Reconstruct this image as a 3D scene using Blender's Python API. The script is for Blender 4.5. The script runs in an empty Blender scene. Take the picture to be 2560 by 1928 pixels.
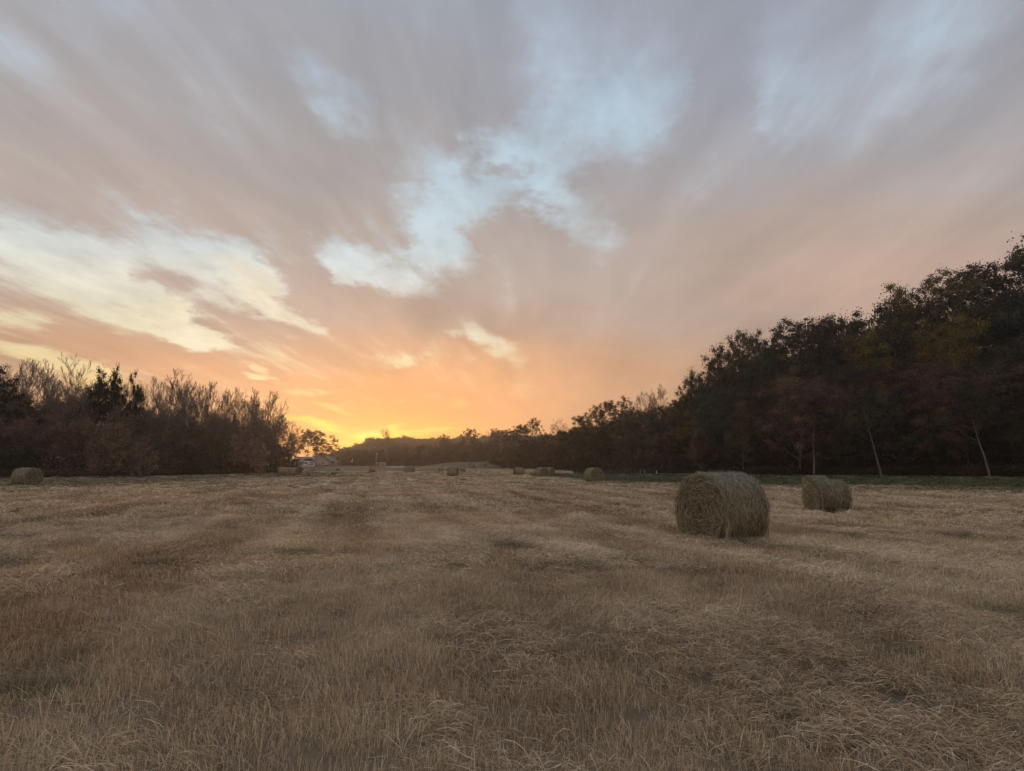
import bpy, math, random
import numpy as np
from mathutils import Vector

# ------------------------------------------------------------------ scene
SC = bpy.context.scene
COL = SC.collection
R = math.radians
EYE = 1.5
FPX = 1500.0                      # focal length in pixels of the 2560 wide photograph
PITCH = math.atan(204.0 / FPX)
cam_data = bpy.data.cameras.new('camera')
cam = bpy.data.objects.new('camera', cam_data)
COL.objects.link(cam)
cam.location = (0, 0, EYE)
cam.rotation_euler = (R(90) + PITCH, 0, 0)
cam_data.sensor_width = 36
cam_data.lens = FPX / 2560 * 36
cam_data.clip_start = 0.1
cam_data.clip_end = 12000
SC.camera = cam
SC.render.engine = 'CYCLES'
SC.view_settings.view_transform = 'Standard'
SC.view_settings.look = 'None'
SC.view_settings.exposure = 0.0
SC.view_settings.gamma = 1.0
SC.view_settings.use_curve_mapping = False
SC.cycles.use_denoising = True
SC.cycles.max_bounces = 5
SC.cycles.diffuse_bounces = 3
SC.cycles.glossy_bounces = 2
SC.cycles.transmission_bounces = 2
SC.cycles.transparent_max_bounces = 4
SC.cycles.volume_bounces = 0
SC.cycles.sample_clamp_indirect = 4

CP, SP = math.cos(PITCH), math.sin(PITCH)


def pdir(u, v):
    """view ray through a pixel of the photograph, as a world direction"""
    a, b = (u - 1280) / FPX, (964 - v) / FPX
    return (a, CP - b * SP, SP + b * CP)


def azel(u, v):
    x, y, z = pdir(u, v)
    return math.degrees(math.atan2(x, y)), math.degrees(math.atan2(z, math.hypot(x, y)))


def at(u, v, y):
    """point at depth y (metres ahead) seen at pixel u, v"""
    d = pdir(u, v)
    return d[0] / d[1] * y, y, EYE + d[2] / d[1] * y


def lin(c):
    return tuple((x / 255 / 12.92) if x / 255 <= 0.04045 else ((x / 255 + 0.055) / 1.055) ** 2.4 for x in c[:3]) + (1.0,)


class NT:
    """short-hand for building node trees"""

    def __init__(self, tree):
        self.t = tree
        self.n = tree.nodes
        self.l = tree.links

    def node(self, typ, **kw):
        n = self.n.new(typ)
        for k, v in kw.items():
            setattr(n, k, v)
        return n

    def put(self, sock, val):
        if isinstance(val, bpy.types.NodeSocket):
            self.l.new(val, sock)
        elif val is not None:
            sock.default_value = val

    def math(self, op, a, b=None, c=None, clamp=False):
        n = self.node('ShaderNodeMath', operation=op, use_clamp=clamp)
        self.put(n.inputs[0], a)
        self.put(n.inputs[1], b)
        self.put(n.inputs[2], c)
        return n.outputs[0]

    def mix(self, f, a, b, blend='MIX'):
        n = self.node('ShaderNodeMix', data_type='RGBA', blend_type=blend)
        self.put(n.inputs[0], f)
        self.put(n.inputs[6], a)
        self.put(n.inputs[7], b)
        return n.outputs[2]

    def ramp(self, f, stops, interp='LINEAR'):
        n = self.node('ShaderNodeValToRGB')
        cr = n.color_ramp
        cr.interpolation = interp
        while len(cr.elements) > 1:
            cr.elements.remove(cr.elements[-1])
        for i, (p, c) in enumerate(stops):
            e = cr.elements[0] if i == 0 else cr.elements.new(p)
            e.position = p
            e.color = c if len(c) == 4 else tuple(c) + (1,)
        self.put(n.inputs[0], f)
        return n.outputs[0]

    def maprange(self, v, a, b, c=0.0, d=1.0, smooth=False):
        n = self.node('ShaderNodeMapRange', interpolation_type='SMOOTHSTEP' if smooth else 'LINEAR')
        self.put(n.inputs[0], v)
        for i, q in enumerate((a, b, c, d)):
            self.put(n.inputs[i + 1], q)
        return n.outputs[0]

    def noise(self, vec, scale, detail=4, rough=0.5, dist=0.0):
        n = self.node('ShaderNodeTexNoise')
        self.put(n.inputs['Vector'], vec)
        n.inputs['Scale'].default_value = scale
        n.inputs['Detail'].default_value = detail
        n.inputs['Roughness'].default_value = rough
        n.inputs['Distortion'].default_value = dist
        return n.outputs[0]

    def mapping(self, vec, loc=(0, 0, 0), rot=(0, 0, 0), scale=(1, 1, 1), typ='POINT'):
        n = self.node('ShaderNodeMapping', vector_type=typ)
        self.put(n.inputs[0], vec)
        n.inputs[1].default_value = loc
        n.inputs[2].default_value = rot
        n.inputs[3].default_value = scale
        return n.outputs[0]


# ------------------------------------------------------------------ sky
SUN_AZ, SUN_EL = azel(925, 1102)
SUN_EL = 2.0
world = bpy.data.worlds.new('World')
SC.world = world
world.use_nodes = True
world.cycles.sampling_method = 'MANUAL'
world.cycles.sample_map_resolution = 512
W = NT(world.node_tree)
W.n.clear()
tc = W.node('ShaderNodeTexCoord')
sep = W.node('ShaderNodeSeparateXYZ')
W.l.new(tc.outputs['Generated'], sep.inputs[0])
X, Y, Z = sep.outputs
AZ = W.math('MULTIPLY', W.math('ARCTAN2', X, Y), 57.29578)
EL = W.math('MULTIPLY', W.math('ARCSINE', Z), 57.29578)
# flat cloud layer coordinates: streaks run towards a point on the horizon a little left of centre
zc = W.math('ADD', W.math('MAXIMUM', Z, 0.0), 0.09)
pl = W.node('ShaderNodeCombineXYZ')
W.put(pl.inputs[0], W.math('DIVIDE', X, zc))
W.put(pl.inputs[1], W.math('DIVIDE', Y, zc))
PLANE = W.mapping(pl.outputs[0], rot=(0, 0, R(4)))
ST = W.mapping(PLANE, scale=(1.0, 0.34, 1))
n_big = W.noise(ST, 0.9, 3, 0.5, 0.5)
n_mid = W.noise(W.mapping(PLANE, loc=(3.1, 7.7, 0), scale=(1.0, 0.30, 1)), 3.0, 5, 0.58, 0.4)
n_fine = W.noise(W.mapping(PLANE, loc=(9.1, 2.7, 0), scale=(1.0, 0.5, 1)), 7.0, 4, 0.6, 0.0)
n_str = W.noise(W.mapping(PLANE, loc=(1.1, 4.7, 0), scale=(1.0, 0.17, 1)), 6.5, 4, 0.55, 0.3)
# wisps drawn out sideways low over the horizon
aev = W.node('ShaderNodeCombineXYZ')
W.put(aev.inputs[0], AZ)
W.put(aev.inputs[1], EL)
AE = aev.outputs[0]
wn = W.node('ShaderNodeTexNoise')
W.put(wn.inputs['Vector'], W.mapping(AE, scale=(0.10, 0.22, 1)))
wn.inputs['Scale'].default_value = 1.0
wn.inputs['Detail'].default_value = 5
wn.inputs['Roughness'].default_value = 0.62
wsub = W.node('ShaderNodeVectorMath', operation='SUBTRACT')
W.l.new(wn.outputs[1], wsub.inputs[0])
wsub.inputs[1].default_value = (0.5, 0.5, 0.5)
wmul = W.node('ShaderNodeVectorMath', operation='MULTIPLY')
W.l.new(wsub.outputs[0], wmul.inputs[0])
W.put(wmul.inputs[1], (15.0, 9.0, 0.0))
# warp fades towards the horizon where the features get small
wfade = W.node('ShaderNodeVectorMath', operation='SCALE')
W.l.new(wmul.outputs[0], wfade.inputs[0])
W.put(wfade.inputs['Scale'], W.maprange(EL, 0, 24, 0.3, 1.0))
wadd = W.node('ShaderNodeVectorMath', operation='ADD')
W.put(wadd.inputs[0], AE)
W.l.new(wfade.outputs[0], wadd.inputs[1])
AEW = wadd.outputs[0]


FRAMES = {}


def frame(vec, ang, asp):
    """the direction plane turned by ang and squeezed asp times along the streaks"""
    key = (id(vec.node), vec.node.name, ang, asp)
    if key not in FRAMES:
        c, q = math.cos(R(ang)), math.sin(R(ang))
        cb = W.node('ShaderNodeCombineXYZ')
        for i, row in enumerate(((c / asp, q / asp, 0), (-q, c, 0))):
            d = W.node('ShaderNodeVectorMath', operation='DOT_PRODUCT')
            W.put(d.inputs[0], vec)
            d.inputs[1].default_value = row
            W.put(cb.inputs[i], d.outputs['Value'])
        FRAMES[key] = cb.outputs[0]
    return FRAMES[key]


def blob(x1, y1, x2, y2, w, vec, amp=1.0):
    """soft elongated patch between two pixels of the photograph, w = half width in pixels"""
    a1, e1 = azel(x1, y1)
    a2, e2 = azel(x2, y2)
    ca, ce = (a1 + a2) / 2, (e1 + e2) / 2
    hw = w * 0.036
    asp = (math.hypot(a2 - a1, e2 - e1) / 2 + hw) / hw
    asp = min((1.0, 1.4, 2.0, 2.8, 4.0, 5.6, 8.0, 11.0), key=lambda q: abs(math.log(q / asp)))
    ang = round(math.degrees(math.atan2(e2 - e1, a2 - a1)) / 12) * 12 % 180 if asp > 1 else 0
    c, q = math.cos(R(ang)), math.sin(R(ang))
    d = W.node('ShaderNodeVectorMath', operation='DISTANCE')
    W.put(d.inputs[0], frame(vec, ang, asp))
    d.inputs[1].default_value = ((c * ca + q * ce) / asp, -q * ca + c * ce, 0)
    return W.maprange(d.outputs['Value'], hw * 1.25, hw * 0.1, 0, amp, True)


def blobs(items, vec, start=None):
    acc = start
    for it in items:
        b = blob(*it[:5], vec, it[5])
        acc = b if acc is None else W.math('ADD', acc, b)
    return acc


SUN_STRENGTH = 1.5
CLOUD = [(-2, (214, 150, 95)), (3, (212, 154, 108)), (8, (196, 158, 130)), (14, (185, 164, 152)), (20, (180, 168, 162)),
         (28, (170, 165, 166)), (35, (164, 164, 170)), (42, (161, 166, 176)), (60, (158, 163, 177)), (90, (156, 162, 178))]
CLOUD = [(max(e, 0), c) for e, c in CLOUD]
GAP = [(0, (255, 214, 90)), (4.5, (255, 218, 95)), (7, (246, 212, 150)), (9.5, (240, 226, 178)), (15, (220, 222, 214)),
       (21, (198, 217, 226)), (30, (184, 206, 221)), (36, (178, 194, 212)), (45, (168, 180, 204)), (90, (120, 142, 180))]
Q = 1.1573
def ov(l):
    return [tuple(c * Q for c in it[:5]) + tuple(it[5:]) for it in l]
# x1, y1, x2, y2, half width (2212 px wide view), amount
GAPS = ov([
    (0, 470, 190, 560, 65, .9), (170, 560, 440, 650, 75, .95), (280, 510, 560, 560, 70, .85), (0, 640, 500, 660, 60, .35), (480, 560, 640, 680, 60, 1.3),
    (60, 600, 420, 700, 50, .8), (330, 690, 540, 745, 28, 1.3), (0, 690, 100, 712, 26, .8), (-60, 745, 300, 815, 30, 1.3),
    (540, 770, 610, 800, 12, .8), (530, 800, 640, 830, 10, .7),
    (900, 390, 1360, 450, 90, 1.0), (1040, 340, 1380, 270, 120, .95), (870, 520, 1000, 420, 80, .7), (1180, 170, 1480, 120, 130, .48), (880, 600, 1010, 500, 90, 1.05),
    (660, 500, 860, 610, 50, 1.1), (560, 100, 850, 290, 75, .6), (330, 230, 560, 370, 50, .35), (1640, 60, 1760, 240, 110, .4), (1880, 110, 2212, 60, 120, .36), (0, 100, 200, 30, 150, .3), (1050, 0, 1300, 60, 120, .3),
    (1000, 690, 1110, 790, 40, .9), (1120, 825, 1180, 865, 30, .5), (850, 765, 910, 772, 22, .55), (965, 870, 1015, 878, 20, .55),
    (660, 700, 730, 705, 16, .7), (560, 815, 600, 830, 9, .7), (610, 850, 750, 855, 10, .7), (690, 880, 765, 890, 9, .8), (625, 745, 700, 755, 9, .4), (820, 875, 870, 880, 8, .5),
    (1000, 400, 1240, 500, 60, -.4), (1330, 420, 1600, 600, 90, -.6), (1500, 100, 1620, 330, 70, -.8), (300, 590, 400, 650, 45, -1.1), (440, 680, 640, 700, 28, -.9),
    (620, 600, 900, 700, 70, -.8), (1040, 480, 1250, 620, 90, -.9), (250, 640, 330, 720, 30, -.2), (1700, 700, 2200, 500, 260, -.5), (1250, 800, 1900, 600, 200, -.4),
    (0, 250, 500, 420, 90, -.4), (850, 330, 1000, 480, 40, -.3), (1040, 360, 1160, 380, 24, -.7), (930, 380, 1100, 90, 50, -.2), (0, 710, 560, 790, 30, -.5)])
CREAM = ov([(0, 600, 620, 680, 120, .3), (500, 580, 640, 680, 50, .6), (330, 700, 540, 745, 40, .9), (660, 700, 760, 890, 60, .4)])
CREAM_C = (246, 236, 206)
WARM = ov([(600, 780, 1400, 830, 150, .62), (640, 860, 1250, 890, 90, .8), (0, 730, 700, 860, 90, .5), (100, 300, 500, 450, 110, .06), (1500, 560, 2212, 560, 170, .18)])
WARM_C = (230, 165, 118)
COOL = ov([(1100, 100, 1900, 0, 320, .35), (1800, 120, 2300, 80, 250, .3)])
COOL_C = (168, 178, 198)
GLOW = [((680, 1085, 1230, 1085, 150), (228, 136, 66), .8), ((770, 1100, 1180, 1100, 74), (252, 164, 44), .92), ((830, 1102, 1050, 1104, 36), (255, 204, 58), .95), ((890, 1090, 965, 1096, 17), (255, 236, 120), .9)]
STREAKS = ov([(630, 905, 760, 922, 9, .9), (660, 930, 760, 925, 6, .6), (715, 945, 960, 930, 8, .8), (850, 925, 880, 928, 8, .7), (740, 955, 800, 955, 4, .7), (690, 968, 820, 972, 5, .5), (560, 905, 660, 900, 5, .4), (900, 935, 985, 933, 5, .5)])
STREAK_C = (255, 222, 70)


cloud = W.ramp(W.math('DIVIDE', EL, 90.0), [(e / 90, lin(c)) for e, c in CLOUD], 'EASE')
gap = W.ramp(W.math('DIVIDE', EL, 90.0), [(e / 90, lin(c)) for e, c in GAP])
# shading inside the cloud sheet
hf0 = W.maprange(EL, 1, 14, 0.25, 1.0)
shade = W.math('ADD', W.math('MULTIPLY', W.math('SUBTRACT', n_big, 0.5), 0.75), W.math('MULTIPLY', W.math('SUBTRACT', n_mid, 0.5), 0.62))
shade = W.math('ADD', shade, W.math('MULTIPLY', W.math('SUBTRACT', n_fine, 0.5), 0.10))
hf = W.maprange(EL, 1, 14, 0.25, 1.0)
shade = W.math('MULTIPLY', W.math('ADD', shade, W.math('MULTIPLY', W.math('SUBTRACT', n_str, 0.5), W.maprange(AZ, -12, 6, 0.30, 0.08, True))), hf)
# warm and cool shifts of the sheet
cloud = W.mix(W.math('MINIMUM', blobs(WARM, AEW), 0.9), cloud, lin(WARM_C))
cloud = W.mix(blobs(COOL, AEW), cloud, lin(COOL_C))
mask = blobs(GAPS, AEW)
mask = W.math('ADD', mask, W.math('MULTIPLY', W.math('SUBTRACT', n_mid, 0.5), W.maprange(EL, 2, 13, 0.3, 1.7)))
mask = W.math('ADD', mask, W.math('MULTIPLY', W.math('SUBTRACT', n_fine, 0.5), W.maprange(EL, 2, 16, 0.3, 0.7)))
mask = W.math('ADD', mask, W.math('MULTIPLY', W.math('SUBTRACT', n_big, 0.5), W.maprange(EL, 2, 20, 0.0, 0.5)))
mask = W.math('ADD', mask, W.math('MULTIPLY', W.math('MULTIPLY', W.math('SUBTRACT', n_str, 0.5), W.maprange(AZ, -12, 4, 1.0, 0.15, True)), W.maprange(EL, 5, 30, 2.4, 1.0)))
mask = W.maprange(mask, -0.02, 1.12, 0, 0.97, True)
gap = W.mix(blobs(CREAM, AEW), gap, lin(CREAM_C))
wisp = W.math('ADD', W.math('MULTIPLY', W.math('SUBTRACT', n_fine, 0.5), 0.55), W.math('MULTIPLY', W.math('SUBTRACT', wn.outputs[0], 0.5), 0.5))
wisp = W.math('ADD', W.math('MULTIPLY', wisp, hf0), 1.0)
wv = W.node('ShaderNodeVectorMath', operation='SCALE')
W.put(wv.inputs[0], gap)
W.put(wv.inputs['Scale'], wisp)
gap = wv.outputs[0]
bright = W.math('ADD', shade, 1.0)
bc = W.node('ShaderNodeCombineXYZ')
for i in range(3):
    W.put(bc.inputs[i], bright)
cloud = W.mix(1.0, cloud, bc.outputs[0], 'MULTIPLY')
sky = W.mix(mask, cloud, gap)
# glow over the place where the sun has gone down
for it, c, a in GLOW:
    sky = W.mix(blob(*it, AE, a), sky, lin(c))
sky = W.mix(blobs(STREAKS, AEW), sky, lin(STREAK_C))
# the east, away from the sunset, is duller and bluer
away = W.maprange(W.math('ABSOLUTE', W.math('SUBTRACT', AZ, SUN_AZ)), 55, 150, 0, 1, True)
sky = W.mix(W.math('MULTIPLY', away, 0.4), sky, lin((146, 146, 160)))
below = W.maprange(EL, -5, -0.5, 1, 0)
sky = W.mix(below, sky, lin((90, 78, 66)))
gain = W.math('ADD', 1.0, W.math('MULTIPLY', W.maprange(EL, 0, 14, 0.24, 0.0, True), W.maprange(W.math('ABSOLUTE', W.math('SUBTRACT', AZ, SUN_AZ)), 8, 34, 1.0, 0.25, True)))
sc3 = W.node('ShaderNodeVectorMath', operation='SCALE')
W.put(sc3.inputs[0], sky)
W.put(sc3.inputs['Scale'], gain)
sky = sc3.outputs[0]
bg = W.node('ShaderNodeBackground')
W.put(bg.inputs[0], sky)
bg.inputs[1].default_value = 0.97
nish = W.node('ShaderNodeTexSky', sky_type='NISHITA')
nish.sun_disc = False
nish.sun_elevation = R(SUN_EL)
nish.sun_rotation = R(SUN_AZ)
bg2 = W.node('ShaderNodeBackground')
W.l.new(nish.outputs[0], bg2.inputs[0])
bg2.inputs[1].default_value = 0.01
ads = W.node('ShaderNodeAddShader')
W.l.new(bg.outputs[0], ads.inputs[0])
W.l.new(bg2.outputs[0], ads.inputs[1])
wo = W.node('ShaderNodeOutputWorld')
W.l.new(ads.outputs[0], wo.inputs[0])

sun_data = bpy.data.lights.new('sun', 'SUN')
sun_data.energy = SUN_STRENGTH
sun_data.angle = R(12)
sun_data.color = (1.0, 0.55, 0.22)
sun = bpy.data.objects.new('sun', sun_data)
COL.objects.link(sun)
sd = Vector((math.sin(R(SUN_AZ)) * math.cos(R(SUN_EL)), math.cos(R(SUN_AZ)) * math.cos(R(SUN_EL)), math.sin(R(SUN_EL))))
sun.rotation_euler = sd.to_track_quat('Z', 'Y').to_euler()

# ------------------------------------------------------------------ helpers
RNG = np.random.default_rng(7)


def tag(o, label=None, cat=None, group=None, kind=None):
    for k, v in (('label', label), ('category', cat), ('group', group), ('kind', kind)):
        if v:
            o[k] = v
    return o


def make_mesh(name, verts, quads=None, tris=None, attrs=None, mat=None, smooth=False, mats=None, quad_mat=None, tri_mat=None):
    verts = np.asarray(verts, dtype=np.float32).reshape(-1, 3)
    q = np.asarray(quads if quads is not None and len(quads) else np.zeros((0, 4)), dtype=np.int32).reshape(-1, 4)
    t = np.asarray(tris if tris is not None and len(tris) else np.zeros((0, 3)), dtype=np.int32).reshape(-1, 3)
    me = bpy.data.meshes.new(name)
    me.vertices.add(len(verts))
    me.vertices.foreach_set('co', verts.ravel())
    loops = np.concatenate([q.ravel(), t.ravel()])
    me.loops.add(len(loops))
    me.loops.foreach_set('vertex_index', loops)
    me.polygons.add(len(q) + len(t))
    starts = np.concatenate([np.arange(len(q)) * 4, len(q) * 4 + np.arange(len(t)) * 3]).astype(np.int32)
    tot = np.concatenate([np.full(len(q), 4), np.full(len(t), 3)]).astype(np.int32)
    me.polygons.foreach_set('loop_start', starts)
    me.polygons.foreach_set('loop_total', tot)
    me.polygons.foreach_set('use_smooth', np.full(len(q) + len(t), smooth, dtype=bool))
    if attrs:
        for k, a in attrs.items():
            at_ = me.attributes.new(k, 'FLOAT', 'POINT')
            at_.data.foreach_set('value', np.asarray(a, dtype=np.float32))
    if mats:
        for m in mats:
            me.materials.append(m)
        mi = np.concatenate([quad_mat if quad_mat is not None else np.zeros(len(q)), tri_mat if tri_mat is not None else np.zeros(len(t))]).astype(np.int32)
        me.polygons.foreach_set('material_index', mi)
    elif mat:
        me.materials.append(mat)
    me.update(calc_edges=True)
    return me


def link(name, data, parent=None, loc=None, rot=None):
    o = bpy.data.objects.new(name, data)
    COL.objects.link(o)
    if parent:
        o.parent = parent
    if loc is not None:
        o.location = loc
    if rot is not None:
        o.rotation_euler = rot
    return o


def copy_tree(o, parent=None):
    c = o.copy()
    COL.objects.link(c)
    if parent:
        c.parent = parent
    for ch in o.children:
        copy_tree(ch, c)
    return c


class Geo:
    """collects simple solids into one mesh"""

    def __init__(self):
        self.v, self.q, self.t = [], [], []

    def box(self, c, s, rz=0.0):
        n = len(self.v)
        ca, sa = math.cos(rz), math.sin(rz)
        for i in range(8):
            x = (1 if i & 1 else -1) * s[0] / 2
            y = (1 if i & 2 else -1) * s[1] / 2
            z = (1 if i & 4 else -1) * s[2] / 2
            self.v.append((c[0] + x * ca - y * sa, c[1] + x * sa + y * ca, c[2] + z))
        for f in ((0, 2, 3, 1), (4, 5, 7, 6), (0, 1, 5, 4), (2, 6, 7, 3), (0, 4, 6, 2), (1, 3, 7, 5)):
            self.q.append(tuple(n + k for k in f))
        return self

    def prism(self, poly, y0, y1):
        """outline in x, z pushed from y0 to y1"""
        n, m = len(self.v), len(poly)
        for y in (y0, y1):
            for x, z in poly:
                self.v.append((x, y, z))
        for i in range(m):
            j = (i + 1) % m
            self.q.append((n + i, n + j, n + m + j, n + m + i))
        for i in range(1, m - 1):
            self.t.append((n, n + i + 1, n + i))
            self.t.append((n + m, n + m + i, n + m + i + 1))
        return self

    def tube(self, p, q, r0, r1=None, n=8):
        r1 = r0 if r1 is None else r1
        p, q = Vector(p), Vector(q)
        d = (q - p).normalized()
        a = d.cross(Vector((0, 0, 1)) if abs(d.z) < .9 else Vector((1, 0, 0))).normalized()
        b = d.cross(a)
        k = len(self.v)
        for c, r in ((p, r0), (q, r1)):
            for i in range(n):
                t = 2 * math.pi * i / n
                self.v.append(tuple(c + a * math.cos(t) * r + b * math.sin(t) * r))
        for i in range(n):
            j = (i + 1) % n
            self.q.append((k + i, k + j, k + n + j, k + n + i))
        for i in range(1, n - 1):
            self.t.append((k, k + i + 1, k + i))
            self.t.append((k + n, k + n + i, k + n + i + 1))
        return self

    def obj(self, name, mat, parent=None, smooth=False):
        return link(name, make_mesh(name, self.v, self.q, self.t, mat=mat, smooth=smooth), parent)


# value noise for laying things out
def _hash(ix, iy, s):
    h = (ix * 374761393 + iy * 668265263 + s * 974634777) & 0xFFFFFFFF
    h = ((h ^ (h >> 13)) * 1274126177) & 0xFFFFFFFF
    h = h ^ (h >> 16)
    return (h & 0xFFFFFF) / float(0xFFFFFF)


def vnoise(x, y, s=0):
    x, y = np.asarray(x, float), np.asarray(y, float)
    ix, iy = np.floor(x).astype(np.int64), np.floor(y).astype(np.int64)
    fx, fy = x - ix, y - iy
    fx, fy = fx * fx * (3 - 2 * fx), fy * fy * (3 - 2 * fy)
    a, b = _hash(ix, iy, s), _hash(ix + 1, iy, s)
    c, d = _hash(ix, iy + 1, s), _hash(ix + 1, iy + 1, s)
    return (a * (1 - fx) + b * fx) * (1 - fy) + (c * (1 - fx) + d * fx) * fy


def fbm(x, y, s=0, oct=4):
    a, amp, tot = 0.0, 1.0, 0.0
    x, y = np.asarray(x, float), np.asarray(y, float)
    for i in range(oct):
        a = a + amp * vnoise(x * 2 ** i + 17.3 * i, y * 2 ** i - 9.1 * i, s + i)
        tot += amp
        amp *= 0.5
    return a / tot


def sstep(a, b, x):
    t = np.clip((np.asarray(x, float) - a) / (b - a), 0, 1)
    return t * t * (3 - 2 * t)


# ------------------------------------------------------------------ materials
def new_mat(name):
    m = bpy.data.materials.new(name)
    m.use_nodes = True
    t = NT(m.node_tree)
    b = t.n['Principled BSDF']
    b.inputs['Specular IOR Level'].default_value = 0.15
    b.inputs['Roughness'].default_value = 0.9
    return m, t, b


def plain(name, c, rough=0.8, var=0.12, scale=3.0, spec=0.3, metal=0.0):
    m, t, b = new_mat(name)
    tc_ = t.node('ShaderNodeTexCoord')
    n = t.noise(tc_.outputs['Object'], scale, 5, 0.6)
    f = t.maprange(n, 0.25, 0.75, 1 - var, 1 + var)
    cc = t.node('ShaderNodeCombineXYZ')
    for i in range(3):
        t.put(cc.inputs[i], f)
    b.inputs['Base Color'].default_value = (*c, 1)
    t.put(b.inputs['Base Color'], t.mix(1.0, (*c, 1), cc.outputs[0], 'MULTIPLY'))
    b.inputs['Roughness'].default_value = rough
    b.inputs['Specular IOR Level'].default_value = spec
    b.inputs['Metallic'].default_value = metal
    return m


def attr(t, name, inst=False):
    a = t.node('ShaderNodeAttribute', attribute_type='INSTANCER' if inst else 'GEOMETRY')
    a.attribute_name = name
    return a.outputs['Fac']


# dry straw: a random value per blade, plus the plant's own value handed over by the place it grows
def straw_mat(name, dark, mid, pale, inst=True, green=(0.075, 0.105, 0.03)):
    m, t, b = new_mat(name)
    f = attr(t, 'tint')
    if inst:
        f = t.math('ADD', t.math('MULTIPLY', f, 0.55), t.math('MULTIPLY', attr(t, 'place', True), 0.45))
    col = t.ramp(f, [(0.18, dark), (0.5, mid), (0.82, pale)])
    if inst:
        col = t.mix(attr(t, 'redness', True), col, (1.06, 0.92, 0.82, 1), 'MULTIPLY')
        g = t.math('MULTIPLY', attr(t, 'green', True), t.maprange(attr(t, 'tint'), 0, 1, 1.15, 0.75), clamp=True)
        col = t.mix(g, col, (*green, 1))
    t.put(b.inputs['Base Color'], col)
    b.inputs['Roughness'].default_value = 0.8
    b.inputs['Specular IOR Level'].default_value = 0.1
    return m


STRAW = straw_mat('dry_grass', (0.21, 0.152, 0.096), (0.64, 0.515, 0.345), (0.95, 0.84, 0.62), green=(0.098, 0.115, 0.05))

# ------------------------------------------------------------------ terrain
# edge of the woods on the right, as distance over direction (degrees from straight ahead)
def _A(u):
    return azel(u, 1168)[0]


_RT = sorted([(_A(u), r) for u, r in ((1215, 330), (1235, 285), (1265, 240), (1300, 212), (1400, 176), (1500, 152), (1700, 135), (2000, 124), (2200, 120), (2560, 112), (2900, 108))] + [(75.0, 104.0), (95, 110)])
_HH = sorted([(_A(u), h) for u, h in ((1195, 0), (1230, 6), (1300, 9), (1400, 10.5), (1500, 11), (1620, 12.5), (1700, 15), (1850, 18), (2000, 19), (2200, 21), (2400, 23), (2560, 26), (2900, 27))] + [(80.0, 24.0), (110, 0)])
RT = lambda a: np.interp(a, [p[0] for p in _RT], [p[1] for p in _RT])
HH = lambda a: np.interp(a, [p[0] for p in _HH], [p[1] for p in _HH])
# far wooded ridge behind the house: skyline height in metres at 850 m
RIDGE_R = 850.0
_RG = sorted([(_A(u), max(0, (1168 - v) / FPX * RIDGE_R - 15.5)) for u, v in ((700, 1168), (780, 1160), (815, 1136), (850, 1126), (890, 1112), (930, 1101), (960, 1097), (1010, 1096), (1100, 1098), (1150, 1096), (1220, 1094), (1400, 1090), (1800, 1090))] + [(40.0, 0.0)])
RG = lambda a: np.interp(a, [p[0] for p in _RG], [p[1] for p in _RG], left=0, right=0)


def ground_z(x, y):
    x, y = np.asarray(x, float), np.asarray(y, float)
    r = np.hypot(x, y)
    a = np.degrees(np.arctan2(x, y))
    z = 0.10 * (fbm(x / 9.0, y / 9.0, 3, 3) - 0.5) * sstep(2, 12, r) * sstep(90, 40, r) + 0.05 * (fbm(x / 60.0, y / 60.0, 9, 2) - 0.5) * sstep(15, 60, r)
    z = z - 0.40 * np.exp(-(((x - 14) / 10) ** 2 + ((y - 27) / 11) ** 2)) - 0.07 * np.exp(-(((x - 4.6) / 4) ** 2 + ((y - 13.6) / 4) ** 2))
    z = z + 1.95 * sstep(262, 325, y) * sstep(60, 20, np.abs(x + 60) - 90)
    z = z + 2.3 * sstep(216, 275, y) * sstep(-52, -26, x) * sstep(30, 5, x)
    d = r - RT(a)
    z = z + HH(a) * sstep(-6, 62, d) * sstep(460, 160, d) * np.where(y > -200, 1, 0)
    z = z + RG(a) * sstep(RIDGE_R - 300, RIDGE_R, r) * sstep(RIDGE_R + 500, RIDGE_R + 60, r)
    return z


def spread(n, lo, hi, k):
    t = np.linspace(-1, 1, n)
    v = np.sinh(t * k) / np.sinh(k)
    return np.where(v < 0, -v * lo, v * hi)


gx = spread(400, -1500, 1500, 5.9)
gy = spread(460, -500, 1600, 5.9)
GX, GY = np.meshgrid(gx, gy)
GZ = ground_z(GX, GY)
nx, ny = len(gx), len(gy)
ii = np.arange(nx * ny).reshape(ny, nx)
gq = np.stack([ii[:-1, :-1], ii[:-1, 1:], ii[1:, 1:], ii[1:, :-1]], -1).reshape(-1, 4)


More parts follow.
